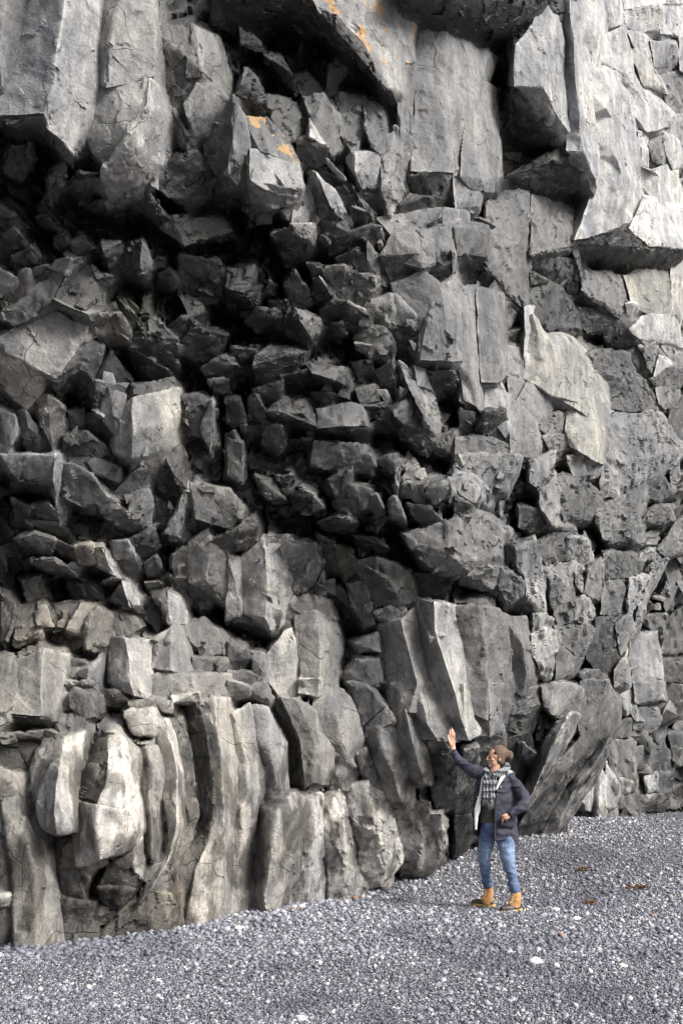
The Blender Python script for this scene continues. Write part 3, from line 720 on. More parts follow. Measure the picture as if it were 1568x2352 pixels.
TILES[3,2] = '''
7|0,0,4 6,0,6 11,12,4/0,20,4 6,22,6 14,25,4/0,32,4 5,33,5 8,37,4
6|10,-5,3 22,0,6 37,0,4/12,15,3 23,15,6 34,12,4/14,22,3 24,22,6 33,20,4/15,38,3 24,38,5 32,35,4
5r|35,5,3 55,3,4 57,15,4 50,22,3 36,20,3
3r|35,20,2 55,18,3 52,32,2 45,38,1 33,32,1
6|60,3,4 75,0,5 86,5,5 85,18,4 78,28,4 68,22,5 62,15,4
5|86,0,4 105,0,5 111,20,4 107,35,4 98,42,4 88,40,4 84,25,4
7|70,28,4 80,20,8 86,25,4/62,42,4 70,40,9 76,42,4/56,58,4 64,52,9 70,55,4/48,73,3 55,70,8 62,68,3/40,92,3 46,88,6 52,85,3
4|88,35,4 98,38,5 104,42,4/78,48,4 88,50,6 100,52,4/66,62,4 74,62,6 88,62,3/55,80,4 66,75,5 80,72,3/45,100,3 60,95,4 72,92,3
2|33,40,1 50,35,2 55,58,2 45,75,2 30,70,0
5|45,42,4 56,50,4 55,58,3 44,50,3
6|98,45,5 107,35,8 106,45,4/88,60,4 96,58,8 100,60,4/76,78,4 84,72,7 92,72,3/66,92,3 76,88,6 82,85,3/60,108,2 68,108,3 76,97,2
3|42,88,1 60,80,2 75,85,3 70,110,2 50,110,1 42,110,1
4|0,60,3 10,58,4 14,70,4 12,85,4 5,95,3 0,90,3
4|0,92,3 10,90,4 13,103,3 8,112,2 0,119,2
6|5,45,5 15,44,5 14,55,4 5,55,4
5|14,38,3 32,36,4 30,45,3 15,48,3
3|14,48,1 45,45,1 42,75,0 44,108,0 14,108,0
7F|108,0,2 114,0,3 121,5,2/110,15,2 117,18,4 122,18,2/113,22,2 118,23,3 121,21,2
6F|122,0,3 142,0,4 143,12,3 130,16,2 125,15,3
5F|107,26,2 120,26,4 119,38,3 108,37,2
5F|122,18,2 138,18,3 144,28,3 132,34,2 123,32,2
6F|150,12,2 157,12,3 157,24,2 150,23,2
8F|92,62,2 100,58,4 104,53,3/85,72,2 93,70,4 96,72,3/83,82,2 89,82,4 95,80,3/84,89,2 90,89,4 94,89,3
8F|94,68,2 101,60,4 105,65,3/95,85,2 100,85,4 104,85,3/93,99,2 99,99,4 104,97,3
5F|105,40,2 122,40,3 124,72,3 108,70,2
7F|104,56,3 112,70,4 114,80,3 110,86,3 104,86,3
6F|112,65,3 122,68,4 124,75,3 114,76,3
4F|114,75,2 125,75,3 126,92,3 118,92,3 111,85,2
5F|124,45,2 140,40,3 150,50,3 150,65,2 135,62,2 124,60,2
7F|130,66,3 139,63,4 138,74,3 132,76,3
4F|139,62,3 150,62,4 148,75,3 143,85,2 138,86,2
6F|127,78,2 138,77,3 136,86,2 128,84,2
5F|146,35,3 157,35,4 157,58,3 150,58,3
0F|148,70,1 157,70,2 157,88,1 145,86,1
2F|75,92,1 105,85,2 128,90,2 157,85,2 157,70,0 100,60,0 80,80,0
'''
# ------------------------------------------------------------------ rock engine
rng = random.Random(11); nrg = np.random.default_rng(5)
ALB = [.012, .018, .026, .040, .066, .130, .215, .32, .41, .46]  # low tones: wet rock plus painted shade under blocks; high ones also lit edges
DS = .092
def tint(a, fl, x, y):
    warm = smooth(900, 2000, y)*smooth(1500, 500, x)*.05
    c = np.array([a*(1+warm), a, a*(1.02-warm*1.6)])
    if 'b' in fl: c = c*np.array([1.06, 1.0, .91])
    if 'y' in fl: c = c*np.array([1.03, 1.01, .93])*.9
    c = c*(1+.22*smooth(1150, 1450, x)*smooth(1300, 500, y))  # upper right brightened: open-sky light painted into the tone
    if 'g' in fl: c = c*np.array([.97, 1.10, .78])
    return [c[0], c[1], c[2], 1.0 if 'o' in fl else 0.0]
class Rock: pass
ROCKS = []
def hull_mesh(P):
    bm = bmesh.new(); vs = [bm.verts.new(p) for p in P]
    r = bmesh.ops.convex_hull(bm, input=vs)
    bad = [g for g in r['geom_interior'] if isinstance(g, bmesh.types.BMVert)]
    bad += [g for g in r['geom_unused'] if isinstance(g, bmesh.types.BMVert)]
    if bad: bmesh.ops.delete(bm, geom=list(set(bad)), context='VERTS')
    bmesh.ops.triangulate(bm, faces=bm.faces[:])
    bm.verts.index_update()
    V = np.array([v.co[:] for v in bm.verts]); T = np.array([[v.index for v in f.verts] for f in bm.faces], int).reshape(-1, 3)
    bm.free(); return V, T
def add_rock(V, T, col, kind, rough, soft, area, far, ctr):
    r = Rock(); r.V, r.T, r.col, r.kind, r.rough, r.soft, r.area, r.far, r.ctr = V, T, col, kind, rough, soft, area, far, ctr
    ROCKS.append(r)
COVER = []
def poly_hull(pts):
    pts = sorted(set(map(tuple, pts)))
    def half(ps):
        h = []
        for p in ps:
            while len(h) > 1 and (h[-1][0]-h[-2][0])*(p[1]-h[-2][1])-(h[-1][1]-h[-2][1])*(p[0]-h[-2][0]) <= 0: h.pop()
            h.append(p)
        return h[:-1]
    return np.array(half(pts)+half(pts[::-1]))
def inside(poly, x, y):
    a = poly; b = np.roll(poly, -1, 0)
    return bool(np.all((b[:, 0]-a[:, 0])*(y-a[:, 1])-(b[:, 1]-a[:, 1])*(x-a[:, 0]) >= 0))
for (r_, c_), txt in TILES.items():
    for line in txt.strip().split('\n'):
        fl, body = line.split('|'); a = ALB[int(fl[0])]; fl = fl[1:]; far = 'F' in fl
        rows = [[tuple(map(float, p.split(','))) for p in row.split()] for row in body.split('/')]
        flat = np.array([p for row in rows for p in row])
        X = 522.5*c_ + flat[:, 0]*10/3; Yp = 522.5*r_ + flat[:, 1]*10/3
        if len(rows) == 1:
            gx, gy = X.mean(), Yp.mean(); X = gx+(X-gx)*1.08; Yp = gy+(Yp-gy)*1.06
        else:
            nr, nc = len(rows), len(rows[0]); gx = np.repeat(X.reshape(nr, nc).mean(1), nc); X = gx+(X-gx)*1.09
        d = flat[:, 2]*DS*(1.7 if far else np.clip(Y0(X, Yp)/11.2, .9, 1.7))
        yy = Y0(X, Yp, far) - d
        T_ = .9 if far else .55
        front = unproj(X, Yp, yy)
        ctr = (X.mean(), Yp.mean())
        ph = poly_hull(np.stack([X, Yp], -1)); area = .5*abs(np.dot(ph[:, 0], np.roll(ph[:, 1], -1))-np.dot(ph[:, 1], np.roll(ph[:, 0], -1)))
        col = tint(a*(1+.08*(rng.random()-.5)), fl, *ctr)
        cz = smooth(230, 520, ctr[0])*smooth(1180, 1040, ctr[0])*smooth(420, 560, ctr[1])*smooth(1330, 1230, ctr[1]); col[:3] = [v*(1-.35*cz) for v in col[:3]]  # middle band darkened: wet rock, with overhang shade painted into its tone
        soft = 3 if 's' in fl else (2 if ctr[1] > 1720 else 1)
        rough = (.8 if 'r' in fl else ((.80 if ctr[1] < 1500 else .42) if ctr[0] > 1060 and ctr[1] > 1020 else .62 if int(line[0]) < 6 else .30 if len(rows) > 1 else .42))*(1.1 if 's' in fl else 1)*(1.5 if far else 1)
        if len(rows) == 1:
            sh = 1.08 + min(.45, 18/math.sqrt(area+1)); Xb = ctr[0]+(X-ctr[0])*sh; Yb = ctr[1]+(Yp-ctr[1])*sh
            back = unproj(Xb, Yb, yy.max()+T_*.75)
            V, T = hull_mesh(np.vstack([front, back])); kind = 'rock_block'
        else:
            nr, nc = len(rows), len(rows[0])
            assert all(len(q) == nc for q in rows), line
            mid = np.repeat(X.reshape(nr, nc).mean(1), nc)
            back = unproj(mid+(X-mid)*1.3, Yp, yy+T_)
            V = np.vstack([front, back]); n0 = nr*nc; T = []
            def q(a_, b_, c2, d_): T.append((a_, b_, c2)); T.append((a_, c2, d_))
            for i in range(nr-1):
                for j in range(nc-1):
                    k = i*nc+j
                    q(k, k+nc, k+nc+1, k+1); q(n0+k, n0+k+1, n0+k+nc+1, n0+k+nc)
                k = i*nc; q(k, n0+k, n0+k+nc, k+nc)
                k = i*nc+nc-1; q(k, k+nc, n0+k+nc, n0+k)
            for j in range(nc-1):
                q(j, j+1, n0+j+1, n0+j); k = (nr-1)*nc+j; q(k, n0+k, n0+k+1, k+1)
            T = np.array(T); kind = 'basalt_column'
        COVER.append((ph, X.min(), X.max(), Yp.min(), Yp.max(), far))
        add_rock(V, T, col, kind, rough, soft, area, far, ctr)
print('traced', len(ROCKS))
# ---- one big triangle soup, refined, displaced
EDGE = .042
def refine(V, T, rid, L, passes=9):
    for _ in range(passes):
        E = np.stack([T[:, [0, 1]], T[:, [1, 2]], T[:, [2, 0]]], 1)
        Es = np.sort(E, 2); key = Es[..., 0].astype(np.int64)*len(V)+Es[..., 1]
        uk, inv = np.unique(key.ravel(), return_inverse=True)
        a, b = uk//len(V), uk % len(V)
        ln = np.linalg.norm(V[a]-V[b], axis=1)
        mk = ln > (L[a]+L[b])*.5
        if not mk.any(): break
        newid = np.full(len(uk), -1, np.int64); newid[mk] = len(V)+np.arange(mk.sum())
        V = np.vstack([V, (V[a[mk]]+V[b[mk]])/2]); L = np.concatenate([L, (L[a[mk]]+L[b[mk]])*.5])
        m = newid[inv].reshape(-1, 3); cnt = (m >= 0).sum(1); out = [T[cnt == 0]]; ro = [rid[cnt == 0]]
        s = cnt == 3
        if s.any():
            t, e = T[s], m[s]
            for q in ((t[:, 0], e[:, 0], e[:, 2]), (e[:, 0], t[:, 1], e[:, 1]), (e[:, 2], e[:, 1], t[:, 2]), (e[:, 0], e[:, 1], e[:, 2])): out.append(np.stack(q, 1)); ro.append(rid[s])
        for k in range(3):
            s = (cnt == 1) & (m[:, k] >= 0)
            if s.any():
                t, e = np.roll(T[s], -k, 1), np.roll(m[s], -k, 1)
                out += [np.stack((t[:, 0], e[:, 0], t[:, 2]), 1), np.stack((e[:, 0], t[:, 1], t[:, 2]), 1)]; ro += [rid[s]]*2
            s = (cnt == 2) & (m[:, k] < 0)
            if s.any():      # edges k+1, k+2 marked
                t, e = np.roll(T[s], -k, 1), np.roll(m[s], -k, 1)
                out += [np.stack((e[:, 1], t[:, 2], e[:, 2]), 1), np.stack((t[:, 0], t[:, 1], e[:, 1]), 1), np.stack((t[:, 0], e[:, 1], e[:, 2]), 1)]; ro += [rid[s]]*3
        T = np.vstack(out); rid = np.concatenate(ro)
    return V, T, rid, L
def soup(rocks, base):
    off = 0; Vs, Ts, rids, Ls = [], [], [], []
    for i, r in enumerate(rocks):
        Vs.append(r.V); Ts.append(r.T+off); off += len(r.V); rids.append(np.full(len(r.T), i+base))
        e = EDGE*float(Y0(*r.ctr, r.far))/11.5*(1.0 if r.kind != 'fill' else 1.4)
        if r.ctr[0] < -30 or r.ctr[0] > 1600 or r.ctr[1] < -40: e *= 2.5
        yb = r.V[:, 1]; thr = .5*(yb.min()+yb.max()) if r.kind == 'fill' else yb.max()-.12
        lv = np.full(len(r.V), e)
        if r.kind == 'basalt_column': lv[len(lv)//2:] = e*5
        else: lv[yb > thr] = e*(4 if r.kind != 'fill' else 2.5)
        Ls.append(lv)
    return refine(np.vstack(Vs), np.vstack(Ts), np.concatenate(rids), np.concatenate(Ls))
V1, T1, rid1, L1 = soup(ROCKS, 0); NTR = len(ROCKS)
# depth map of the traced rocks -> a continuous fractured rock face that joins them
CELL = 7.0; GXN, GYN = int(2000/CELL), int(2700/CELL); OX, OY = -220, -260
far1 = np.array([r.far for r in ROCKS]); vr1 = np.zeros(len(V1), int); vr1[T1.ravel()] = np.repeat(rid1, 3)
def vpx(V):
    dz = V[:, 2]-CH; zc = V[:, 1]*CP+dz*SP; yc = -V[:, 1]*SP+dz*CP
    return 784+F*V[:, 0]/zc, 1176-F*yc/zc
m_ = ~far1[vr1]; qx, qy = vpx(V1[m_]); ix = ((qx-OX)/CELL).astype(int); iy = ((qy-OY)/CELL).astype(int)
ok = (ix >= 0) & (ix < GXN) & (iy >= 0) & (iy < GYN)
DM = np.full((GYN, GXN), 1e3); np.minimum.at(DM, (iy[ok], ix[ok]), V1[m_][ok][:, 1])
CM = np.zeros((GYN, GXN, 3)); cc = np.array([r.col[:3] for r in ROCKS])[vr1[m_][ok]]
srt = np.argsort(-V1[m_][ok][:, 1]); CM[iy[ok][srt], ix[ok][srt]] = cc[srt]
cxg = OX+(np.arange(GXN)+.5)*CELL; cyg = OY+(np.arange(GYN)+.5)*CELL; CX, CY = np.meshgrid(cxg, cyg)
known = DM < 900; base_ = Y0(CX, CY)
rel = np.where(known, DM-base_, 0.); wk = known.astype(float); rel0 = rel.copy()
def blur(a):
    p = np.pad(a, [(1, 1), (1, 1)]+[(0, 0)]*(a.ndim-2), mode='edge')
    return (p[:-2, 1:-1]+p[2:, 1:-1]+p[1:-1, :-2]+p[1:-1, 2:]+p[1:-1, 1:-1])/5
num, den, cn = rel*wk, wk.copy(), CM*wk[..., None]
acc_r = np.where(known, rel, 0.); acc_c = CM.copy(); have = known.copy()
for it in range(60):
    num, den, cn = blur(num), blur(den), blur(cn)
    new = (~have) & (den > 1e-4)
    acc_r[new] = num[new]/den[new]; acc_c[new] = cn[new]/den[new][:, None]; have |= new
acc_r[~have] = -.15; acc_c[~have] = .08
raw_r = acc_r.copy()
for it in range(4): acc_r = blur(acc_r)
for it in range(6): acc_c = blur(acc_c)
def memb(x, y):
    i = np.clip(((np.asarray(x)-OX)/CELL).astype(int), 0, GXN-1); j = np.clip(((np.asarray(y)-OY)/CELL).astype(int), 0, GYN-1)
    return Y0(x, y)+acc_r[j, i], acc_c[j, i]
# unlisted broken rock between the traced blocks
def covered(x, y):
    n = 0
    for ph, x0, x1, y0, y1, f in COVER:
        if x0 <= x <= x1 and y0 <= y <= y1 and inside(ph, x, y): n += 1
    return n
ptone = np.array([[r.ctr[0], r.ctr[1], r.col[0], r.col[1], r.col[2]] for r in ROCKS])
for r in ROCKS:          # neighbouring faces of one rock mass share part of their painted tone
    w_ = np.exp(-((ptone[:, 0]-r.ctr[0])**2+(ptone[:, 1]-r.ctr[1])**2)/(2*70.**2)); av = (ptone[:, 2:]*w_[:, None]).sum(0)/w_.sum()
    r.col = [*(np.array(r.col[:3])*.72+av*.28), r.col[3]]
def fill(x, y, size, far):
    if far:
        if x < xlimit(y)-40 or y > 1890: return
    elif x > xlimit(y)-8: return
    # the cliff meets the beach on a slanting line
    if not far and y > 2230: return
    cvd = covered(x, y)
    if cvd and (y > 1480 or rng.random() > .22 or not (120 < x < 1150 and 380 < y)): return
    if cvd: size *= .55
    if not far:
        k_ = int((x-OX)/CELL), int((y-OY)/CELL)
        kf = known[max(k_[1]-2, 0):k_[1]+3, max(k_[0]-2, 0):k_[0]+3].mean()
        if not cvd and kf > .45: return
    cv = 0
    sc = Y0(x, y, far)/F
    hs_ = size*sc
    n = 8
    q = nrg.uniform(-1, 1, size=(n, 3)); q /= np.maximum(np.abs(q).max(1), .6)[:, None]
    up = rng.uniform(.8, 1.7)
    q = q*np.array([rng.uniform(.7, 1.1), rng.uniform(.8, 1.2), up])*hs_*.70
    th = rng.uniform(-.7, .7); ph_ = rng.uniform(-.7, .2)
    R = np.array(Matrix.Rotation(th, 3, 'Y') @ Matrix.Rotation(ph_, 3, 'X'))
    q = q@R.T
    if far: yc_ = Y0(x, y, True)-rng.uniform(.5, 3)*DS*1.7+hs_*.35; cc_ = None
    else:
        m0, cc_ = memb(x, y); yc_ = float(m0) + hs_*(.75 if cv else rng.uniform(.36, .66)) + (.04 if cv else 0)
    c = unproj(x, y, yc_)
    V, T = hull_mesh(q+c)
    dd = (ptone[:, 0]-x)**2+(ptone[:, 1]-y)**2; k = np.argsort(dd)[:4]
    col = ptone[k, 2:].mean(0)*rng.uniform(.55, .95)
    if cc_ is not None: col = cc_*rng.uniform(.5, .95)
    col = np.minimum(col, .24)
    add_rock(V, T, [*col, 0.], 'fill', .7, 0, 0, far, (x, y))
def sizeat(x, y):
    s = 58
    if 250 < x < 1150 and 450 < y < 1330: s = 44
    if 560 < x < 1120 and 950 < y < 1300: s = 30
    if y > 1450: s = 56
    return s
y = -260
while y < 2260:
    x = -240
    while x < 1780:
        s = sizeat(x, y)
        if x < -20 or x > 1590 or y < -20: s *= 1.8
        fill(x+rng.uniform(-.4, .4)*s, y+rng.uniform(-.4, .4)*s, s*rng.uniform(.75, 1.45), False)
        x += s*.8
    y += sizeat(700, y)*.85
y = 1050
while y < 1900:
    x = 1250
    while x < 1900:
        fill(x+rng.uniform(-14, 14), y+rng.uniform(-14, 14), rng.uniform(24, 50), True); x += 27
    y += 27
print('rocks', len(ROCKS))
V2, T2, rid2, L2 = soup(ROCKS[NTR:], NTR)
V = np.vstack([V1, V2]); T = np.vstack([T1, T2+len(V1)]); rid = np.concatenate([rid1, rid2]); L = np.concatenate([L1, L2])
vrock = np.zeros(len(V), int); vrock[T.ravel()] = np.repeat(rid, 3)
rough = np.array([r.rough for r in ROCKS])[vrock]; soft = np.array([r.soft for r in ROCKS])[vrock]
def lap(V, T, w):
    E = np.vstack([T[:, [0, 1]], T[:, [1, 2]], T[:, [2, 0]]]); n = len(V); cnt = np.bincount(E.ravel(), minlength=n)
    acc = np.stack([np.bincount(E[:, 0], V[E[:, 1], k], n)+np.bincount(E[:, 1], V[E[:, 0], k], n) for k in range(3)], 1)
    return V+(acc/np.maximum(cnt, 1)[:, None]-V)*w[:, None]
for k in range(6): V = lap(V, T, np.where(soft > k, np.where(soft == 1, .32, .5), 0.))
def vnormals(V, T):
    fn = np.cross(V[T[:, 1]]-V[T[:, 0]], V[T[:, 2]]-V[T[:, 0]]); n = np.stack([sum(np.bincount(T[:, j], fn[:, k], len(V)) for j in range(3)) for k in range(3)], 1)
    return n/np.maximum(np.linalg.norm(n, axis=1), 1e-9)[:, None]
N = vnormals(V, T)
# the sign of a closed piece's volume tells whether its faces look out
vol = np.bincount(rid, np.einsum('ij,ij->i', V[T[:, 0]], np.cross(V[T[:, 1]], V[T[:, 2]])), len(ROCKS))
flip = vol[rid] < 0; T[flip] = T[flip][:, ::-1]; N[vol[vrock] < 0] *= -1
A = rough
disp = facet(V, .20, 3)*.20*A + facet(V, .09, 40)*.18*A + vnoise(V*2.2, 7)*.022 + vnoise(V*6, 8)*.012*A**.5 + vnoise(V*15, 9)*.006*A
disp = np.where(soft >= 3, disp*.8 + vnoise(V*np.array([3.5, 3.5, 1.2]), 21)*.03, disp)
V = V + N*disp[:, None]
warp = np.stack([vnoise(V*1.7, 31), vnoise(V*1.7, 32), vnoise(V*1.7, 33)], 1)*.03 + np.stack([vnoise(V*5, 34), vnoise(V*5, 35), vnoise(V*5, 36)], 1)*.012
V = V + warp
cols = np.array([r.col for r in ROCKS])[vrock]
order = np.argsort(rid, kind='stable'); T = T[order]; rid = rid[order]
start = np.searchsorted(rid, np.arange(len(ROCKS)+1))
def emit(name, idxs, parent, **props):
    tt = np.vstack([T[start[i]:start[i+1]] for i in idxs]); u, inv = np.unique(tt.ravel(), return_inverse=True)
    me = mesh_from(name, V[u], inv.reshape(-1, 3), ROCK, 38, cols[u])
    return new_obj(name, me, parent, **props)
def emptyo(name, loc=(0, 0, 0), **props):
    o = new_obj(name, None, None, **props); o.location = loc; return o
cliff = emptyo('cliff', kind='structure', label='dark grey basalt cliff of broken columns and blocks overhanging the beach')
cliff_far = emptyo('cliff_far', kind='structure', label='more distant basalt cliff foot of pale and dark pillars at the right')
for par, far in ((cliff, False), (cliff_far, True)):
    rest = [i for i, r in enumerate(ROCKS) if r.kind == 'fill' and r.far == far]
    for kind in ('basalt_column', 'rock_block'):
        ids = sorted([i for i, r in enumerate(ROCKS) if r.kind == kind and r.far == far], key=lambda i: -ROCKS[i].area)
        for i in ids[:100]: emit(kind, [i], par)
        if ids[100:]: emit('small_rock_block', ids[100:], par, kind='stuff')
    emit('broken_rock', rest, par, kind='stuff')
# the fractured face itself
mx = np.concatenate([np.arange(-215, -20, 14), np.arange(-20, 1600, 4.6), np.arange(1600, 1760, 12)]); my = np.concatenate([np.arange(-255, -10, 14), np.arange(-10, 2260, 4.6)])
MX, MY = np.meshgrid(mx, my); lim = xlimit(MY)-14; MX = np.where(MX > 0, np.minimum(MX, 0)+MX*np.minimum(lim/1760, 1), MX)
fi = (MX-OX)/CELL-.5; fj = (MY-OY)/CELL-.5; i_ = np.clip(fi.astype(int), 0, GXN-2); j_ = np.clip(fj.astype(int), 0, GYN-2); u_ = np.clip(fi-i_, 0, 1); v_ = np.clip(fj-j_, 0, 1)
bl = lambda A_: (A_[j_, i_]*(1-u_)+A_[j_, i_+1]*u_)*(1-v_)+(A_[j_+1, i_]*(1-u_)+A_[j_+1, i_+1]*u_)*v_
Ym = Y0(MX, MY)+bl(acc_r)-.01
VM = unproj(MX, MY, Ym).reshape(-1, 3)
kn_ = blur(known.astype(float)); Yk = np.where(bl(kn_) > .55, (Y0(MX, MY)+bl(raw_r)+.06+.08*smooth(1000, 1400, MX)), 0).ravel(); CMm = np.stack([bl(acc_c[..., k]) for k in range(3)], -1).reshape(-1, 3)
ang = .35+.65*(1-smooth(1500, 1650, MY.ravel()))
dd_ = (facet(VM*np.array([1, 1, .8]), .24, 60)*.42+facet(VM, .11, 70)*.30)*ang + vnoise(VM*7, 80)*.010
VM[:, 1] += dd_; VM[:, 2] += dd_*.3; VM[:, 1] = np.maximum(VM[:, 1], Yk)
nxm, nym = len(mx), len(my); kk = (np.arange(nym-1)[:, None]*nxm+np.arange(nxm-1)).ravel()
cell_t = .72+.5*hash01(np.floor(VM[:, 0]/.25).astype(int), np.floor(VM[:, 1]/.3).astype(int)*0, np.floor(VM[:, 2]/.3).astype(int), 5)*0
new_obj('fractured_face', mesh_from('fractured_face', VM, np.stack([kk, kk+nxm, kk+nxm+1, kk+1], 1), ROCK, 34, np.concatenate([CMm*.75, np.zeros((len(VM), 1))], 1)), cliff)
# backing mass of the cliff: a thick closed body behind the blocks, far taller and wider than the frame
def backing(xs, ys, far, off_, thick, parent, tone, lim):
    nx, ny = len(xs), len(ys); X, Yp = np.meshgrid(xs, ys)
    if lim: X = np.where(X > 0, X*(np.minimum(xlimit(Yp)-6, 2300)/2300.), X)
    fr = unproj(X, Yp, Y0(X, Yp, far)+off_).reshape(-1, 3); fr = fr + (vnoise(fr*1.3, 50)*.12)[:, None]*np.array([0, 1, 0])
    bk = fr + np.array([0, thick, 0]); bk[:, 0] -= 2
    VV = np.vstack([fr, bk]); n0 = nx*ny; Q = []
    for j in range(ny-1):
        for i in range(nx-1):
            k = j*nx+i; Q.append((k, k+nx, k+nx+1, k+1)); Q.append((n0+k, n0+k+1, n0+k+nx+1, n0+k+nx))
    for j in range(ny-1):
        k = j*nx; Q.append((k, n0+k, n0+k+nx, k+nx)); k = j*nx+nx-1; Q.append((k, k+nx, n0+k+nx, n0+k))
    for i in range(nx-1):
        Q.append((i, i+1, n0+i+1, n0+i)); k = (ny-1)*nx+i; Q.append((k, n0+k, n0+k+1, k+1))
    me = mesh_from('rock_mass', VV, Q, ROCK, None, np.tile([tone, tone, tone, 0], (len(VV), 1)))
    new_obj('rock_mass', me, parent)
backing(np.linspace(-700, 2300, 90), np.linspace(-1450, 2300, 90), False, .55, 6, cliff, .05, True)
backing(np.linspace(1150, 2300, 40), np.linspace(950, 1960, 40), True, .5, 6, cliff_far, .05, False)

open('/tmp/log.txt','w').write(f'{time.time()-T0:.1f} rock verts {len(V)} tris {len(T)}')
# ------------------------------------------------------------------ beach
def ground_material():
    m, n, b = mat_new('wet_gravel')
    tc = n.nodes.new('ShaderNodeTexCoord'); P = tc.outputs['Object']
    vo = node(n, 'ShaderNodeTexVoronoi'); vo.inputs['Scale'].default_value = 42; n.links.new(P, vo.inputs['Vector'])
    bw = node(n, 'ShaderNodeSeparateColor'); n.links.new(vo.outputs['Color'], bw.inputs[0])
    c = ramp(n, bw.outputs[0], [(0, (.05, .05, .058)), (.6, (.13, .13, .145)), (.93, (.2, .2, .21)), (.97, (.5, .47, .44))])
    n.links.new(c, b.inputs['Base Color']); b.inputs['Roughness'].default_value = .55
    h = mathn(n, 'MULTIPLY', vo.outputs['Distance'], -.02)
    bp = node(n, 'ShaderNodeBump'); bp.inputs['Strength'].default_value = 1; bp.inputs['Distance'].default_value = 1
    n.links.new(h, bp.inputs['Height']); n.links.new(bp.outputs[0], b.inputs['Normal'])
    return m
xs = np.concatenate([np.linspace(-600, -12, 14), np.linspace(-11, 22, 120), np.linspace(24, 600, 14)])
ys = np.concatenate([np.linspace(-600, 0, 10), np.linspace(1, 34, 120), np.linspace(36, 900, 16)])
Xg, Yg = np.meshgrid(xs, ys); Vg = np.stack([Xg, Yg, ground_z(Xg, Yg)], -1).reshape(-1, 3)
nx = len(xs); ii = (np.arange(len(ys)-1)[:, None]*nx+np.arange(nx-1)).ravel()
new_obj('beach', mesh_from('beach', Vg, np.stack([ii, ii+1, ii+nx+1, ii+nx], 1), ground_material(), 60), None, kind='structure', label='dark pebble beach at the foot of the cliff')
def pebble_material():
    m, n, b = mat_new('pebble')
    at = node(n, 'ShaderNodeAttribute', attribute_name='prand', attribute_type='INSTANCER')
    c = ramp(n, at.outputs['Fac'], [(0, (.035, .036, .047)), (.22, (.075, .078, .097)), (.45, (.135, .14, .17)), (.72, (.21, .215, .255)), (.89, (.30, .305, .35)), (.962, (.48, .475, .49)), (.986, (.70, .68, .66)), (.993, (.34, .17, .10))])
    tc = n.nodes.new('ShaderNodeTexCoord'); nz = node(n, 'ShaderNodeTexNoise'); nz.inputs['Scale'].default_value = 2.5; n.links.new(tc.outputs['Object'], nz.inputs['Vector'])
    c = mixc(n, 1.0, c, ramp(n, nz.outputs[0], [(.3, (.75, .75, .75)), (.7, (1.2, 1.2, 1.2))]), 'MULTIPLY')
    n.links.new(c, b.inputs['Base Color']); b.inputs['Roughness'].default_value = .5; b.inputs['Specular IOR Level'].default_value = .45
    return m
PEB = pebble_material()
def pebble_proto(seed):
    bm = bmesh.new(); bmesh.ops.create_icosphere(bm, subdivisions=1, radius=1)
    rr = random.Random(seed)
    for v in bm.verts: v.co = Vector((v.co.x*(1+.18*rr.uniform(-1, 1)), v.co.y*.78*(1+.18*rr.uniform(-1, 1)), v.co.z*.5*(1+.15*rr.uniform(-1, 1))))
    for f in bm.faces: f.smooth = True
    me = bpy.data.meshes.new('pebble'); bm.to_mesh(me); bm.free(); me.materials.append(PEB); return me
def px_of(X, Y, Z):
    dz = Z-CH; zc = Y*CP+dz*SP; yc = -Y*SP+dz*CP
    return 784+F*X/zc, 1176-F*yc/zc
def scatter(n, y0, y1, smin, smax, power, lo=0, hi=1, seed=1, big=False, foot=0):
    g = np.random.default_rng(seed)
    Y = y0*(y1/y0)**(g.random(n)**power) if not big else y0+(y1-y0)*g.random(n)
    half = Y*.36+.5
    X = (g.random(n)*2.45-1.15)*half
    Z = ground_z(X, Y); px, py = px_of(X, Y, Z)
    m = (px > -260) & (px < 2150) & (py < 2420)
    # keep out of the rock: behind the foot of the cliff nothing is seen
    fx = np.array([-100, 0, 520, 840, 1010, 1100, 1280, 1420, 1568, 1700]); fy = np.array([2190, 2180, 2120, 2050, 1985, 1920, 1885, 1862, 1850, 1845])
    m &= py > np.interp(px, fx, fy)-25
    if foot: m &= (py-np.interp(px, fx, fy)) < foot*g.random(n)**2
    X, Y, Z = X[m], Y[m], Z[m]; k = len(X)
    s = smin+(smax-smin)*g.random(k)**3
    val = lo+(hi-lo)*g.random(k)
    return X, Y, Z, s, val
parts = [scatter(60000, 9.2, 22, .02, .055, 1, .35, .985, 6, True, 45), scatter(300000, 6.9, 16, .0065, .0145, 1.0, 0, 1, 1), scatter(74000, 9, 30, .014, .024, .9, .1, 1, 2),
         scatter(9000, 6.9, 22, .02, .036, .8, .3, 1, 3), scatter(2600, 9.4, 15, .03, .05, 1, .45, .98, 4, True), scatter(9000, 9.4, 20, .018, .034, 1, .5, .98, 5, True)]
pX, pY, pZ, ps, pv = [np.concatenate([p[i] for p in parts]) for i in range(5)]
pv = np.clip(pv, 0, 1)
dark = vnoise(np.stack([pX*1.1+pY*.4, pY*.8, pX*0], 1), 77)+.6*vnoise(np.stack([pX*4, pY*3, pX*0], 1), 78); pv = np.clip(pv*(1-.28*smooth(.1, .6, dark))+.05*smooth(9, 16, pY), 0, .986)
pv[::700] = .999
g = np.random.default_rng(9); npb = len(pX)
pm = bpy.data.meshes.new('pebbles'); pm.vertices.add(npb); pm.vertices.foreach_set('co', np.stack([pX, pY, pZ+ps*.25+g.random(npb)*.006], 1).astype(np.float32).ravel())
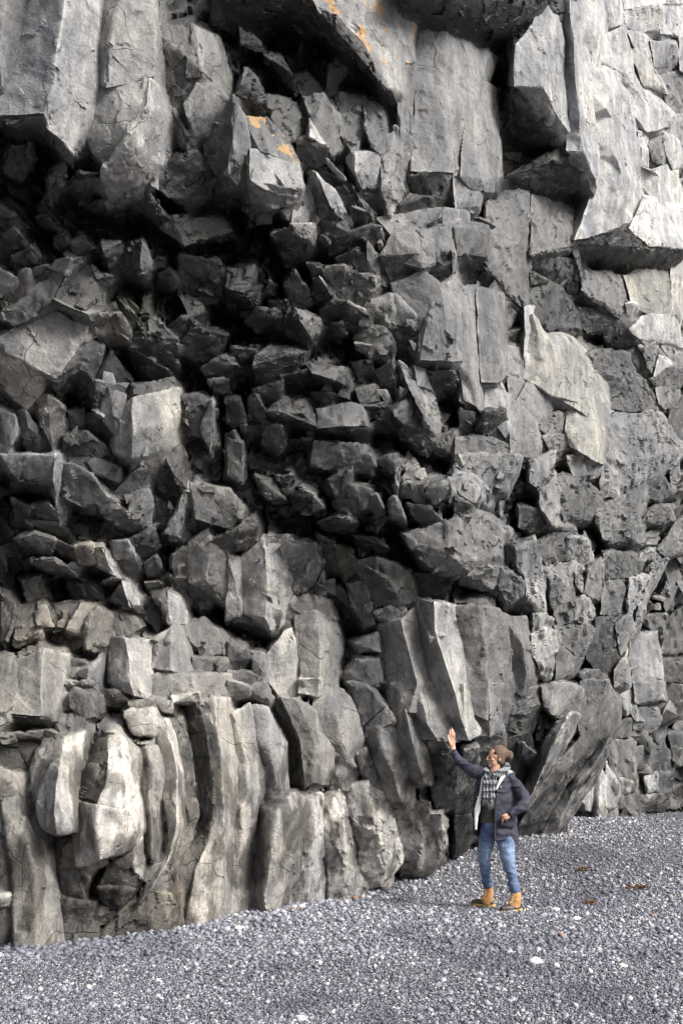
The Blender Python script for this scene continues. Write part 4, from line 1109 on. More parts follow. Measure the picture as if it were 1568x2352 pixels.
for nm, arr in (('psize', ps), ('prand', pv)):
    a = pm.attributes.new(nm, 'FLOAT', 'POINT'); a.data.foreach_set('value', arr.astype(np.float32))
a = pm.attributes.new('prot', 'FLOAT_VECTOR', 'POINT'); a.data.foreach_set('vector', np.stack([g.normal(0, .45, npb), g.normal(0, .45, npb), g.random(npb)*6.28], 1).astype(np.float32).ravel())
a = pm.attributes.new('pick', 'INT', 'POINT'); a.data.foreach_set('value', g.integers(0, 4, npb).astype(np.int32))
po = new_obj('pebbles', pm, None, kind='stuff', label='grey, black and white rounded beach pebbles covering the ground', category='pebbles')
protos = [pebble_proto(s) for s in range(4)]
gn = bpy.data.node_groups.new('pebble_scatter', 'GeometryNodeTree')
gn.interface.new_socket('Geometry', in_out='INPUT', socket_type='NodeSocketGeometry'); gn.interface.new_socket('Geometry', in_out='OUTPUT', socket_type='NodeSocketGeometry')
gi = gn.nodes.new('NodeGroupInput'); go = gn.nodes.new('NodeGroupOutput')
ip = gn.nodes.new('GeometryNodeInstanceOnPoints'); gn.links.new(gi.outputs[0], ip.inputs['Points'])
def nattr(nm, t):
    x = gn.nodes.new('GeometryNodeInputNamedAttribute'); x.data_type = t; x.inputs['Name'].default_value = nm; return x.outputs['Attribute']
jn = gn.nodes.new('GeometryNodeGeometryToInstance')
pcoll = bpy.data.collections.new('pebble_shapes')     # not linked to the scene: only the source of the instances
for i, me in enumerate(protos):
    q = bpy.data.objects.new('pebble', me); pcoll.objects.link(q)
ci = gn.nodes.new('GeometryNodeCollectionInfo'); ci.inputs['Collection'].default_value = pcoll; ci.inputs['Separate Children'].default_value = True; ci.inputs['Reset Children'].default_value = True
gn.links.new(ci.outputs[0], ip.inputs['Instance']); ip.inputs['Pick Instance'].default_value = True
gn.links.new(nattr('pick', 'INT'), ip.inputs['Instance Index']); gn.links.new(nattr('prot', 'FLOAT_VECTOR'), ip.inputs['Rotation']); gn.links.new(nattr('psize', 'FLOAT'), ip.inputs['Scale'])
gn.links.new(ip.outputs[0], go.inputs[0]); gn.nodes.remove(jn)
mo = po.modifiers.new('scatter', 'NODES'); mo.node_group = gn
# ------------------------------------------------------------------ the person
def PC(cx, cy, Y):      # a point of the figure: measured in the photo, given its own distance
    return Vector(unproj((1550+cx/3.136)/1.59439, (2600+cy/3.136)/1.59439, Y).tolist())
KM = .001               # one measured unit of the figure is 1 mm
def tube_bm(bm, pts, seg=14, depth=Vector((0, 1, 0))):
    """pts: (Vector, radius across, radius in depth); a closed tapering tube"""
    rings = []; n = len(pts)
    for i, (c, a, b) in enumerate(pts):
        t = (pts[min(i+1, n-1)][0]-pts[max(i-1, 0)][0]).normalized()
        dp = (depth-t*depth.dot(t)).normalized(); sd = t.cross(dp)
        rings.append([bm.verts.new(c+sd*a*math.cos(k*2*math.pi/seg)+dp*b*math.sin(k*2*math.pi/seg)) for k in range(seg)])
    for r0, r1 in zip(rings, rings[1:]):
        for k in range(seg): bm.faces.new((r0[k], r0[(k+1) % seg], r1[(k+1) % seg], r1[k]))
    for r, c, s in ((rings[0], 0, -1), (rings[-1], n-1, 1)):
        t = (pts[min(c+1, n-1)][0]-pts[max(c-1, 0)][0]).normalized()
        tip = bm.verts.new(pts[c][0]+t*s*min(pts[c][1], pts[c][2])*.55)
        for k in range(seg): bm.faces.new((r[k], r[(k+1) % seg], tip) if s > 0 else (r[(k+1) % seg], r[k], tip))
def crtube(bm, P, Yd=None, seg=14, sub=4):
    """P rows: cx, cy, Y, ra, rb ; smooth interpolation between"""
    out = []; n = len(P)
    for i in range(n-1):
        p0, p1, p2, p3 = P[max(i-1, 0)], P[i], P[i+1], P[min(i+2, n-1)]
        for k in range(sub):
            t = k/sub; v = [0.5*((2*b)+(-a+c)*t+(2*a-5*b+4*c-d)*t*t+(-a+3*b-3*c+d)*t**3) for a, b, c, d in zip(p0, p1, p2, p3)]
            out.append(v)
    out.append(list(P[-1]))
    tube_bm(bm, [(PC(v[0], v[1], v[2]), max(v[3], 2)*KM, max(v[4], 2)*KM) for v in out], seg)
def ell_bm(bm, c, axes, seg=16):
    M = Matrix(((axes[0][0], axes[1][0], axes[2][0], c[0]), (axes[0][1], axes[1][1], axes[2][1], c[1]), (axes[0][2], axes[1][2], axes[2][2], c[2]), (0, 0, 0, 1)))
    bmesh.ops.create_uvsphere(bm, u_segments=seg, v_segments=seg//2+2, radius=1, matrix=M)
def finish(name, bm, mat, parent=None, voxel=None, smooth_it=0, wr=0, wscale=18, **props):
    bmesh.ops.recalc_face_normals(bm, faces=bm.faces[:])
    me = bpy.data.meshes.new(name); bm.to_mesh(me); bm.free()
    o = new_obj(name, me, parent)
    if voxel:
        m = o.modifiers.new('r', 'REMESH'); m.mode = 'VOXEL'; m.voxel_size = voxel
        if smooth_it: q = o.modifiers.new('s', 'SMOOTH'); q.iterations = smooth_it; q.factor = .5
        dg = bpy.context.evaluated_depsgraph_get(); dg.update()
        nm = bpy.data.meshes.new_from_object(o.evaluated_get(dg)); o.modifiers.clear(); o.data = nm; nm.name = name; bpy.data.meshes.remove(me); me = nm
    if wr:
        n = len(me.vertices); co = np.empty(n*3, np.float32); me.vertices.foreach_get('co', co); co = co.reshape(-1, 3).astype(float)
        nn = np.empty(n*3, np.float32); me.vertices.foreach_get('normal', nn); nn = nn.reshape(-1, 3)
        w = 1-np.abs(vnoise(co*np.array([wscale*.55, wscale*.55, wscale*1.3]), 90)); w2 = vnoise(co*wscale*2.2, 91)
        co += nn*((w**3-.4)*wr+w2*wr*.25)[:, None]; me.vertices.foreach_set('co', co.astype(np.float32).ravel()); me.update()
    for f in me.polygons: f.use_smooth = True
    me.materials.clear(); me.materials.append(mat)
    for k, v in props.items(): o[k] = v
    return o
def flat_mat(name, col, rough=.8, bump=0, scale=200, var=.15, vscale=30, spec=.3):
    m, n, b = mat_new(name); tc = n.nodes.new('ShaderNodeTexCoord')
    nz = node(n, 'ShaderNodeTexNoise'); nz.inputs['Scale'].default_value = vscale; nz.inputs['Detail'].default_value = 5; n.links.new(tc.outputs['Object'], nz.inputs['Vector'])
    lo = tuple(c*(1-var) for c in col); hi = tuple(c*(1+var) for c in col)
    n.links.new(ramp(n, nz.outputs[0], [(.3, lo), (.7, hi)]), b.inputs['Base Color'])
    b.inputs['Roughness'].default_value = rough; b.inputs['Specular IOR Level'].default_value = spec
    if bump:
        n2 = node(n, 'ShaderNodeTexNoise'); n2.inputs['Scale'].default_value = scale; n.links.new(tc.outputs['Object'], n2.inputs['Vector'])
        bp = node(n, 'ShaderNodeBump'); bp.inputs['Distance'].default_value = bump; n.links.new(n2.outputs[0], bp.inputs['Height']); n.links.new(bp.outputs[0], b.inputs['Normal'])
    return m
SKIN = flat_mat('skin', (.56, .33, .24), .5, var=.08); SKIN.node_tree.nodes['Principled BSDF'].inputs['Subsurface Weight'].default_value = .1; SKIN.node_tree.nodes['Principled BSDF'].inputs['Subsurface Radius'].default_value = (.02, .008, .004)
NAVY = flat_mat('navy_cotton', (.040, .042, .062), .75, .003, 260, .25, 14)
FLEECE = flat_mat('white_fleece', (.72, .72, .74), .95, .004, 160, .08, 60)
OLIVE = flat_mat('olive_knit', (.060, .060, .050), .95, .003, 220, .15)
DARKM = flat_mat('dark_plastic', (.02, .018, .016), .3)
BRASS = flat_mat('brass', (.45, .34, .18), .35)
TAN = flat_mat('tan_leather', (.52, .27, .11), .5, .002, 120, .18, 22)
RUBBER = flat_mat('brown_rubber', (.075, .052, .045), .42, 0, 50, .25, 20)
SOLE = flat_mat('gum_sole', (.42, .31, .11), .55, .004, 90, .2)
LACE = flat_mat('lace', (.50, .38, .22), .8)
HAIR = flat_mat('dark_hair', (.025, .018, .013), .5)
def denim():
    m, n, b = mat_new('denim'); tc = n.nodes.new('ShaderNodeTexCoord'); P = tc.outputs['Object']
    nz = node(n, 'ShaderNodeTexNoise'); nz.inputs['Scale'].default_value = 9; nz.inputs['Detail'].default_value = 6; n.links.new(P, nz.inputs['Vector'])
    sp = n.nodes.new('ShaderNodeSeparateXYZ'); n.links.new(P, sp.inputs[0])
    fade = ramp(n, mathn(n, 'MULTIPLY', sp.outputs[2], 1.0), [(.12, (.0, .0, .0)), (.40, (.45, .45, .45)), (.62, (1, 1, 1)), (.80, (.1, .1, .1))])
    k = mathn(n, 'MULTIPLY', fade, mathn(n, 'ADD', mathn(n, 'MULTIPLY', nz.outputs[0], .7), .45))
    c = mixc(n, k, (.055, .085, .175), (.22, .31, .45)); fn = node(n, 'ShaderNodeTexNoise'); fn.inputs['Scale'].default_value = 160; n.links.new(P, fn.inputs['Vector'])
    c = mixc(n, 1.0, c, ramp(n, fn.outputs[0], [(.3, (.8, .8, .8)), (.7, (1.2, 1.2, 1.2))]), 'MULTIPLY')
    n.links.new(c, b.inputs['Base Color']); b.inputs['Roughness'].default_value = .85; return m
def plaid():
    m, n, b = mat_new('plaid_wool'); tc = n.nodes.new('ShaderNodeTexCoord'); sp = n.nodes.new('ShaderNodeSeparateXYZ'); n.links.new(tc.outputs['Object'], sp.inputs[0])
    def band(src, freq, lo):
        s = mathn(n, 'FRACT', mathn(n, 'MULTIPLY', src, freq)); return mathn(n, 'GREATER_THAN', s, lo)
    xx = mathn(n, 'ADD', sp.outputs[0], mathn(n, 'MULTIPLY', sp.outputs[1], .7))
    v1 = band(xx, 27, .5); h1 = band(sp.outputs[2], 14, .6); v2 = band(xx, 66, .6)
    s = mathn(n, 'ADD', mathn(n, 'ADD', mathn(n, 'MULTIPLY', v1, .42), mathn(n, 'MULTIPLY', h1, .38)), mathn(n, 'MULTIPLY', v2, .15))
    n.links.new(ramp(n, s, [(0, (.36, .37, .38)), (.35, (.11, .12, .14)), (.75, (.012, .012, .016))]), b.inputs['Base Color']); b.inputs['Roughness'].default_value = .95; return m
def knit():
    m, n, b = mat_new('brown_knit'); tc = n.nodes.new('ShaderNodeTexCoord'); P = tc.outputs['Object']
    w = node(n, 'ShaderNodeTexWave'); w.bands_direction = 'DIAGONAL'; w.inputs['Scale'].default_value = 38; w.inputs['Distortion'].default_value = 1.5; n.links.new(P, w.inputs['Vector'])
    nz = node(n, 'ShaderNodeTexNoise'); nz.inputs['Scale'].default_value = 70; n.links.new(P, nz.inputs['Vector'])
    c = ramp(n, mathn(n, 'ADD', mathn(n, 'MULTIPLY', w.outputs[0], .5), mathn(n, 'MULTIPLY', nz.outputs[0], .5)), [(.2, (.055, .032, .024)), (.55, (.15, .095, .068)), (.85, (.30, .21, .15))])
    n.links.new(c, b.inputs['Base Color']); b.inputs['Roughness'].default_value = .95
    bp = node(n, 'ShaderNodeBump'); bp.inputs['Distance'].default_value = .004; n.links.new(w.outputs[0], bp.inputs['Height']); n.links.new(bp.outputs[0], b.inputs['Normal']); return m
YB = 12.33
fw = Vector((-.95, -.30, .06)).normalized(); lat = Vector((.30, -.95, 0)).normalized(); up_ = fw.cross(lat).normalized()
if up_.z < 0: up_ = -up_
HC = PC(835, 552, YB)
def hp(f, l, u): return HC+fw*f+lat*l+up_*u
def hell(bm, f, l, u, rf, rl, ru, seg=16): ell_bm(bm, hp(f, l, u), (fw*rf, lat*rl, up_*ru), seg)
bm = bmesh.new()
hell(bm, -.005, 0, .02, .098, .076, .098, 24)       # skull
hell(bm, .030, 0, -.045, .066, .058, .070, 20)      # jaw and cheeks
hell(bm, .072, 0, -.088, .026, .026, .022)          # chin
hell(bm, .088, 0, .012, .014, .050, .014)           # brow
hell(bm, .104, 0, -.012, .020, .011, .024); hell(bm, .117, 0, -.024, .013, .012, .011); hell(bm, .100, .012, -.027, .012, .009, .008)
hell(bm, .092, 0, -.050, .014, .020, .007); hell(bm, .089, 0, -.062, .014, .018, .007)   # lips
hell(bm, .066, .038, -.022, .026, .022, .022)       # cheekbone
hell(bm, -.006, .076, -.012, .016, .009, .027)      # ear
crtube(bm, [(838, 600, YB, 55, 55), (822, 660, YB, 56, 56), (812, 720, YB, 64, 60)])          # neck
crtube(bm, [(812, 720, YB, 70, 60), (812, 780, YB, 160, 90), (808, 900, YB, 165, 100), (800, 1080, YB, 140, 92), (800, 1220, YB, 140, 98), (830, 1330, YB, 160, 105)])
crtube(bm, [(690, 745, YB-.03, 52, 50), (560, 690, YB-.01, 46, 44), (450, 620, YB+.02, 40, 38), (372, 520, YB+.05, 29, 29), (345, 458, YB+.07, 24, 22)])
crtube(bm, [(960, 790, YB-.02, 54, 50), (1095, 900, YB-.05, 46, 44), (1158, 1040, YB-.10, 40, 38), (1060, 1150, YB-.17, 32, 30), (985, 1205, YB-.20, 25, 22)])
crtube(bm, [(770, 1320, YB, 92, 90), (730, 1500, YB+.03, 74, 76), (695, 1690, YB+.06, 56, 58), (712, 1850, YB+.13, 50, 52), (740, 2060, YB+.19, 36, 40)])
crtube(bm, [(910, 1340, YB, 92, 90), (950, 1550, YB-.05, 76, 78), (978, 1750, YB-.09, 57, 58), (1018, 1900, YB-.10, 50, 52), (1058, 2120, YB-.12, 36, 40)])
# open right hand against the rock
YH = YB+.09
crtube(bm, [(345, 470, YB+.07, 24, 19), (338, 430, YH, 30, 16), (325, 385, YH, 39, 15), (322, 340, YH, 37, 14), (324, 318, YH, 33, 12)], sub=3)
for a, b_, c_ in (((302, 335), (298, 285), (303, 222)), ((320, 325), (320, 270), (324, 204)), ((336, 328), (338, 280), (341, 222)), ((350, 340), (353, 300), (354, 256))):
    crtube(bm, [(*a, YH, 10, 10), (*b_, YH-.008, 9, 9), (*c_, YH+.006, 6.5, 7)], seg=10, sub=3)
crtube(bm, [(312, 400, YH-.01, 13, 13), (292, 350, YH-.015, 12, 12), (281, 315, YH-.012, 9, 9), (276, 285, YH-.008, 7, 7)], seg=10, sub=3)
# left hand going into the pocket
YL = YB-.215
crtube(bm, [(990, 1205, YL+.02, 24, 18), (955, 1222, YL, 34, 16), (920, 1236, YL, 32, 15)], sub=3)
for k, (x0_, y0_) in enumerate(((915, 1222), (910, 1238), (905, 1254), (908, 1268))):
    crtube(bm, [(x0_, y0_, YL, 9, 9), (x0_-6, y0_+24, YL+.03, 8.5, 8.5), (x0_-4, y0_+46, YL+.07, 7, 7)], seg=8, sub=3)
crtube(bm, [(945, 1212, YL-.008, 11, 11), (915, 1212, YL-.012, 9, 9), (893, 1222, YL-.006, 7, 7)], seg=8, sub=3)
person = finish('person', bm, SKIN, None, .0042, 1, label='person in brown beanie, plaid scarf and dark parka, raised hand touching the cliff', category='person')
def pp(name, bm, mat, parent=person, **k): return finish(name, bm, mat, parent, **k)
# face details
for s_ in (.036, -.030):
    bm = bmesh.new(); hell(bm, .085, s_, -.001, .006, .010, .004, 10); pp('eye', bm, DARKM)
bm = bmesh.new(); tube_bm(bm, [(hp(.097, .012, .020), .002, .002), (hp(.091, .035, .026), .003, .003), (hp(.078, .052, .020), .001, .002)], 6); pp('eyebrow', bm, HAIR)
bm = bmesh.new(); hell(bm, .094, 0, -.056, .0135, .016, .0022, 10); pp('mouth', bm, flat_mat('lips', (.36, .13, .11), .5))
bm = bmesh.new()
for s_ in (.036, -.030):
    pts = [(hp(.103, s_+.024*math.cos(t), -.002+.015*math.sin(t)), .0014, .0014) for t in np.linspace(0, 2*math.pi, 15)]
    tube_bm(bm, pts, 6, Vector((0, 1, .1)))
tube_bm(bm, [(hp(.104, .010, .004), .002, .002), (hp(.106, .0, .007), .002, .002), (hp(.104, -.008, .004), .002, .002)], 6)
tube_bm(bm, [(hp(.102, .060, .006), .002, .002), (hp(.06, .072, .003), .0022, .0022), (hp(.005, .084, -.002), .002, .002)], 6)
glasses = pp('eyeglasses', bm, DARKM)
bm = bmesh.new(); hell(bm, .030, .055, .055, .030, .022, .020); hell(bm, -.002, .070, .010, .012, .010, .026); hell(bm, -.075, 0, -.035, .03, .055, .045); pp('hair', bm, HAIR)
# beanie: rolled rim slanting from the brow to the nape, slouching bag at the back
bm = bmesh.new()
hf = (fw*.93+up_*.36).normalized(); hu = (up_*.93-fw*.36).normalized()
ell_bm(bm, hp(-.030, 0, .052), (hf*.092, lat*.090, hu*.100), 24)
ell_bm(bm, hp(-.080, 0, .060), (hf*.070, lat*.078, hu*.068), 20)
ell_bm(bm, PC(940, 500, YB+.03), (Vector((.05, 0, -.012)), Vector((0, .05, 0)), Vector((.008, 0, .036))), 20)
ell_bm(bm, PC(984, 520, YB+.03), (Vector((.045, 0, -.006)), Vector((0, .05, 0)), Vector((.004, 0, .055))), 20)
ell_bm(bm, PC(845, 560, YB), (Vector((.046, .012, -.085)), lat*.084, Vector((.058, 0, .038))), 20)
pp('beanie', bm, knit(), voxel=.007, smooth_it=6, wr=.006, wscale=22)
# scarf
bm = bmesh.new()
crtube(bm, [(900, 640, YB+.06, 40, 30), (960, 650, YB-.02, 44, 34), (900, 712, YB-.11, 46, 34), (800, 742, YB-.14, 44, 34), (722, 715, YB-.10, 36, 32), (712, 680, YB, 30, 28), (780, 640, YB+.08, 30, 28), (900, 625, YB+.09, 32, 28)], seg=12)
crtube(bm, [(735, 720, YB-.12, 40, 26), (728, 800, YB-.145, 44, 20), (722, 880, YB-.15, 42, 16), (716, 960, YB-.15, 38, 14), (716, 1020, YB-.15, 38, 12)], seg=12)
crtube(bm, [(800, 740, YB-.13, 44, 28), (795, 820, YB-.15, 46, 20), (785, 920, YB-.155, 40, 16), (778, 1000, YB-.155, 38, 14), (772, 1060, YB-.155, 36, 12)], seg=12)
scarf = pp('scarf', bm, plaid(), voxel=.007, smooth_it=2, wr=.012, wscale=20)
bm = bmesh.new(); rf = random.Random(4)
for k in range(18):
    left = k < 9; x0_ = (684+k*8) if left else (742+(k-9)*8); y0_ = 1015 if left else 1055
    tube_bm(bm, [(PC(x0_, y0_, YB-.155), .0026, .0026), (PC(x0_+rf.uniform(-6, 6), y0_+45, YB-.158), .0024, .0024), (PC(x0_+rf.uniform(-12, 12), y0_+rf.uniform(75, 105), YB-.155), .0016, .0016)], 5)
fr = pp('fringe', bm, flat_mat('fringe_wool', (.20, .20, .21), .9, var=.6, vscale=80), parent=scarf)
# sweater
bm = bmesh.new()
crtube(bm, [(812, 725, YB, 90, 70), (812, 800, YB, 175, 104), (806, 920, YB, 178, 112), (795, 1080, YB, 152, 104), (792, 1200, YB, 150, 110), (800, 1285, YB, 158, 116)], seg=24)
pp('sweater', bm, OLIVE, voxel=.01, smooth_it=2, wr=.010, wscale=12)
# parka: an open shell wrapped round the torso, with both sleeves
PH = [700, 760, 820, 900, 1050, 1200, 1350, 1470]
def prof(y):
    return (np.interp(y, PH, [832, 826, 820, 815, 810, 810, 818, 824]), np.interp(y, PH, [110, 178, 218, 226, 240, 250, 258, 262]), np.interp(y, PH, [95, 118, 135, 142, 146, 150, 156, 160]))
def fy(x, y, out=.0):
    c, a, b_ = prof(y); return YB-b_*KM*math.sqrt(max(0, 1-((x-c)/a)**2))-out
XL = lambda y: np.interp(y, [700, 860, 1060, 1180, 1390], [712, 662, 622, 606, 606]); XR = lambda y: np.interp(y, [700, 780, 860, 950, 1200, 1400, 1520], [940, 905, 862, 832, 818, 812, 832])
bm = bmesh.new(); NR, NT = 26, 46; outer, inner = [], []
for i in range(NR):
    ro, ri = [], []
    for j in range(NT):
        v = i/(NR-1); s = j/(NT-1)
        yb_ = 705+v*(1500-705); c, a, b_ = prof(yb_)
        t0_ = -math.acos(max(-1, min(1, (XR(yb_)-c)/a))); t1_ = 2*math.pi-math.acos(max(-1, min(1, (XL(yb_)-c)/a))); th = t0_+(t1_-t0_)*s
        hem = 1500-110*smooth(.70, .95, s)-20*smooth(.2, .5, s); y_ = 705+v*(hem-705); c, a, b_ = prof(y_)
        flare = 1+.03*math.sin(th*5+y_*.01)*v
        for lst, k in ((ro, 1.0), (ri, .90)):
            lst.append(bm.verts.new(PC(c+a*k*flare*math.cos(th), y_, YB+b_*KM*k*flare*math.sin(th))))
    outer.append(ro); inner.append(ri)
for i in range(NR-1):
    for j in range(NT-1):
        bm.faces.new((outer[i][j], outer[i][j+1], outer[i+1][j+1], outer[i+1][j])); bm.faces.new((inner[i][j], inner[i+1][j], inner[i+1][j+1], inner[i][j+1]))
    for j in (0, NT-1): bm.faces.new((outer[i][j], outer[i+1][j], inner[i+1][j], inner[i][j]) if j == 0 else (outer[i][j], inner[i][j], inner[i+1][j], outer[i+1][j]))
for j in range(NT-1):
    bm.faces.new((outer[0][j], inner[0][j], inner[0][j+1], outer[0][j+1])); bm.faces.new((outer[-1][j], outer[-1][j+1], inner[-1][j+1], inner[-1][j]))
crtube(bm, [(735, 775, YB, 62, 70), (670, 735, YB-.02, 76, 72), (600, 712, YB-.01, 78, 66), (520, 672, YB, 68, 60), (440, 610, YB+.03, 60, 54), (375, 530, YB+.05, 48, 44), (338, 474, YB+.065, 38, 34)])
crtube(bm, [(915, 790, YB, 62, 75), (985, 810, YB-.01, 80, 78), (1072, 890, YB-.04, 74, 72), (1136, 985, YB-.08, 70, 66), (1158, 1050, YB-.12, 62, 60), (1108, 1120, YB-.17, 58, 54), (1030, 1170, YB-.19, 50, 46), (985, 1205, YB-.205, 44, 38)])
crtube(bm, [(905, 715, YB+.10, 52, 40), (985, 735, YB+.06, 46, 44), (1020, 755, YB, 36, 40), (985, 790, YB-.08, 30, 30)])     # hood lying on the shoulders
parka = pp('parka', bm, NAVY, voxel=.0075, smooth_it=1, wr=.016, wscale=13)
bm = bmesh.new()
def strip(bm, P, th=9): 
    crtube(bm, [(x, y, fy(x, y, .006), w, th) for x, y, w in P], seg=10)
strip(bm, [(716, 722, 20), (686, 790, 20), (668, 860, 15), (655, 960, 18), (632, 1060, 26), (618, 1140, 34), (606, 1210, 24), (602, 1290, 17), (600, 1372, 14)])
strip(bm, [(1012, 722, 14), (965, 708, 26), (915, 752, 24), (880, 815, 17), (852, 870, 14), (834, 915, 9)])
lining = pp('fleece_lining', bm, FLEECE, parent=parka, wr=.004, wscale=30)
bm = bmesh.new()
crtube(bm, [(x, y, fy(x, y, .010), 13, 8) for x, y in ((842, 960), (826, 1080), (822, 1200), (818, 1320), (816, 1420), (822, 1505))], seg=8)
crtube(bm, [(x, y, fy(x, y, .010), 12, 8) for x, y in ((632, 830), (606, 960), (584, 1100), (578, 1230), (578, 1375))], seg=8)
pp('zip_placket', bm, flat_mat('zip_tape', (.028, .028, .036), .5), parent=parka)
bm = bmesh.new()
pk = [(868, 1262), (950, 1285), (1035, 1255), (1052, 1330), (1020, 1365), (870, 1352)]
va = [bm.verts.new(PC(x, y, fy(x, y, .022))) for x, y in pk]; vb = [bm.verts.new(PC(x, y, fy(x, y, -.01))) for x, y in pk]
bm.faces.new(va); bm.faces.new(vb[::-1])
for k in range(6): bm.faces.new((va[k], vb[k], vb[(k+1) % 6], va[(k+1) % 6]))
bmesh.ops.bevel(bm, geom=bm.edges[:], offset=.004, segments=2, affect='EDGES')
pp('pocket', bm, NAVY, parent=parka)
for x, y, Yb in ((958, 1276, fy(958, 1276, .026)), (1143, 932, YB-.12), (614, 1000, fy(614, 1000, .014)), (886, 884, fy(886, 884, .008))):
    bm = bmesh.new(); ell_bm(bm, PC(x, y, Yb), (Vector((.009, 0, 0)), Vector((0, .005, 0)), Vector((0, 0, .010))), 10); pp('button', bm, BRASS, parent=parka)
# jeans
bm = bmesh.new()
crtube(bm, [(800, 1265, YB, 140, 112), (812, 1320, YB, 158, 120), (830, 1390, YB, 176, 122)], seg=24)
crtube(bm, [(765, 1330, YB, 108, 108), (735, 1450, YB+.02, 98, 98), (712, 1580, YB+.045, 84, 86), (695, 1690, YB+.06, 72, 74), (702, 1790, YB+.10, 64, 66), (715, 1900, YB+.14, 60, 62), (730, 1990, YB+.17, 56, 58), (738, 2022, YB+.18, 57, 58)])
crtube(bm, [(915, 1350, YB, 108, 108), (938, 1480, YB-.03, 98, 98), (955, 1620, YB-.06, 84, 86), (975, 1750, YB-.09, 72, 72), (1002, 1860, YB-.10, 64, 64), (1028, 1970, YB-.11, 58, 60), (1045, 2060, YB-.12, 55, 57), (1050, 2088, YB-.12, 56, 58)])
pp('jeans', bm, denim(), voxel=.009, smooth_it=2, wr=.014, wscale=14)
# boots: leather shaft, rubber foot, gum sole, laces
def boot(shaft, foot, sole, laces):
    bm = bmesh.new(); crtube(bm, foot, seg=16); b = pp('boot', bm, RUBBER, voxel=.007, smooth_it=3)
    bm = bmesh.new(); crtube(bm, shaft, seg=18); pp('leather_shaft', bm, TAN, parent=b, voxel=.007, smooth_it=2, wr=.005, wscale=22)
    bm = bmesh.new(); crtube(bm, sole, seg=12); pp('sole', bm, SOLE, parent=b)
    bm = bmesh.new()
    for (x0_, y0_, Y_), (x1_, y1_, _) in zip(laces, laces[1:]):
        for s_ in (-1, 1): tube_bm(bm, [(PC(x0_-14*s_, y0_, Y_), .0035, .0035), (PC(x1_+14*s_, y1_, Y_), .0035, .0035)], 6)
    pp('laces', bm, LACE, parent=b)
YR, YLf = YB+.19, YB-.12
boot([(742, 2030, YR, 54, 58), (744, 2090, YR, 54, 58), (738, 2150, YR, 60, 58), (725, 2190, YR, 72, 56), (700, 2212, YR+.01, 85, 52)],
     [(800, 2205, YR-.01, 24, 36), (755, 2212, YR, 48, 50), (690, 2214, YR+.02, 42, 50), (620, 2208, YR+.05, 38, 50), (560, 2212, YR+.08, 26, 38)],
     [(812, 2256, YR-.02, 28, 42), (760, 2252, YR, 30, 50), (690, 2244, YR+.02, 26, 54), (610, 2234, YR+.05, 24, 48), (552, 2226, YR+.08, 10, 28)],
     [(712, 2060, YR-.055), (708, 2090, YR-.058), (704, 2118, YR-.06), (692, 2148, YR-.062), (668, 2170, YR-.06)])
boot([(1058, 2092, YLf, 54, 58), (1060, 2140, YLf, 54, 58), (1052, 2200, YLf, 60, 58), (1035, 2240, YLf, 72, 56), (1005, 2258, YLf, 78, 52)],
     [(1108, 2258, YLf+.02, 24, 36), (1060, 2268, YLf, 46, 50), (1000, 2275, YLf-.02, 40, 50), (940, 2278, YLf-.04, 37, 50), (888, 2284, YLf-.06, 26, 38)],
     [(1118, 2292, YLf+.02, 26, 42), (1060, 2300, YLf, 28, 52), (1000, 2304, YLf-.02, 26, 56), (935, 2304, YLf-.04, 20, 48), (885, 2304, YLf-.06, 9, 28)],
     [(1030, 2110, YLf-.055), (1026, 2140, YLf-.058), (1020, 2168, YLf-.06), (1005, 2200, YLf-.062), (980, 2225, YLf-.06)])
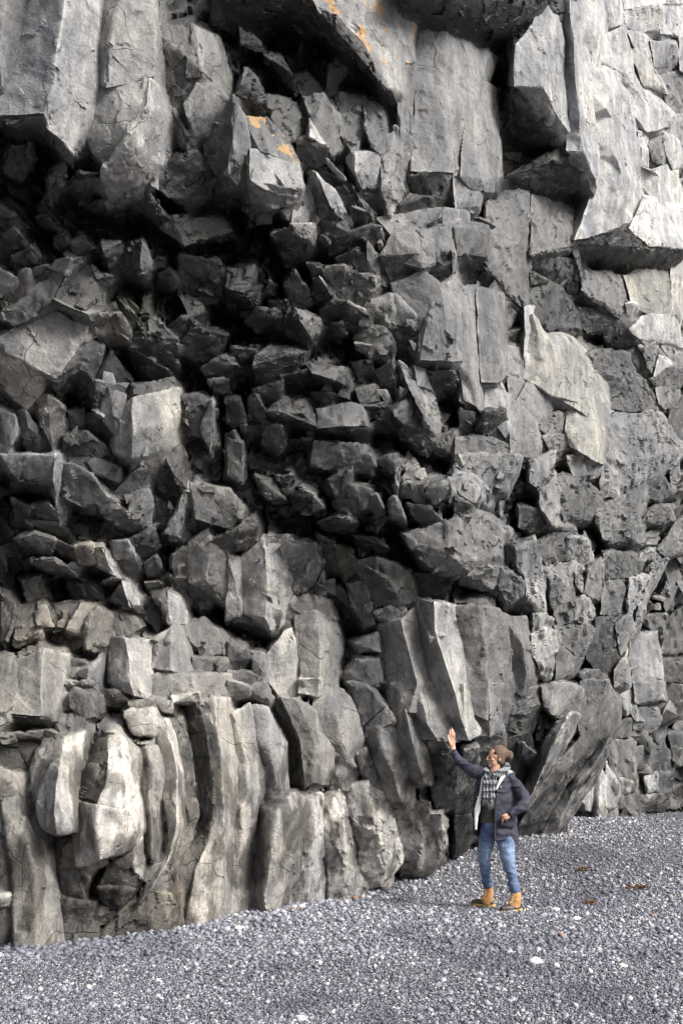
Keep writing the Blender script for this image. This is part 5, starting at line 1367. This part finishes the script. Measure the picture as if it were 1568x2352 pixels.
# ------------------------------------------------------------------ single stones and seaweed on the beach
def on_ground(x, y):
    Y = 12.
    for _ in range(30):
        p = unproj(x, y, Y); a = float(ground_z(p[0], Y)); sl_ = (p[2]-CH)/Y; Y += ((a-CH)/sl_-Y)*.6
    p = unproj(x, y, Y); return Vector((float(p[0]), Y, float(ground_z(p[0], Y))))
def cobble(x, y, r, col, label, seed):
    bm = bmesh.new(); bmesh.ops.create_icosphere(bm, subdivisions=3, radius=1); c = on_ground(x, y)
    q = np.array([v.co[:] for v in bm.verts]); dsp = vnoise(q*1.6+seed*7, 60+seed)*.16
    for v, d in zip(bm.verts, dsp): v.co = Vector((v.co.x*r*(1+d), v.co.y*r*.75*(1+d), v.co.z*r*.42*(1+d)))
    bmesh.ops.rotate(bm, verts=bm.verts, cent=(0, 0, 0), matrix=Matrix.Rotation(seed*1.3, 3, 'Z'))
    for f in bm.faces: f.smooth = True
    me = bpy.data.meshes.new('cobble'); bm.to_mesh(me); bm.free(); me.materials.append(flat_mat('cobble', col, .55, .002, 60, .15, 12))
    o = new_obj('cobble', me, None, label=label, category='stone', group='pale cobbles lying on the gravel'); o.location = c+Vector((0, 0, r*.25))
cobble(1228, 2214, .075, (.60, .62, .66), 'large flat pale blue-grey stone alone on the gravel in front of the person', 1)
cobble(1275, 1992+100, .050, (.70, .66, .60), 'round cream stone just right of the left boot, behind another pale stone', 2)
cobble(1322, 2114, .060, (.66, .66, .66), 'white stone right of the boots, nearer than the cream one', 3)
cobble(1429, 2222, .045, (.70, .66, .58), 'cream stone on the open gravel at lower right', 4)
cobble(550, 2135, .055, (.74, .71, .68), 'big whitish stone lying against the foot of the cliff columns', 5)
cobble(692, 2344, .045, (.72, .70, .70), 'pale oval stone near the bottom edge of the photo', 6)
cobble(1030, 2298, .035, (.22, .22, .25), 'dark grey rounded stone on the gravel below and left of the boots', 7)
SEA = flat_mat('dry_seaweed', (.13, .065, .030), .7, .004, 80, .4, 40)
def seaweed(x, y, w, label, seed):
    c = on_ground(x, y); r = random.Random(seed); bm = bmesh.new()
    for k in range(26):
        a = r.uniform(0, 6.28); p = Vector((r.gauss(0, w*.4), r.gauss(0, w*.35), r.uniform(.0, .02))); d = Vector((math.cos(a), math.sin(a), r.uniform(-.05, .35)))
        tube_bm(bm, [(p, .007, .004), (p+d*w*.3+Vector((0, 0, r.uniform(0, .03))), .009, .004), (p+d*w*.6, .003, .003)], 6)
    o = finish('seaweed', bm, SEA, None, label=label, category='seaweed', group='brown seaweed scraps on the beach'); o.location = c+Vector((0, 0, .012))
seaweed(1336, 2001, .10, 'small upright tuft of brown seaweed on the gravel, farthest from the camera', 1)
seaweed(1464, 2044, .14, 'larger brown seaweed scrap at the right, beyond the pale stones', 2)
seaweed(1354, 2079, .09, 'flat brown seaweed scrap between the two others and the boots', 3)
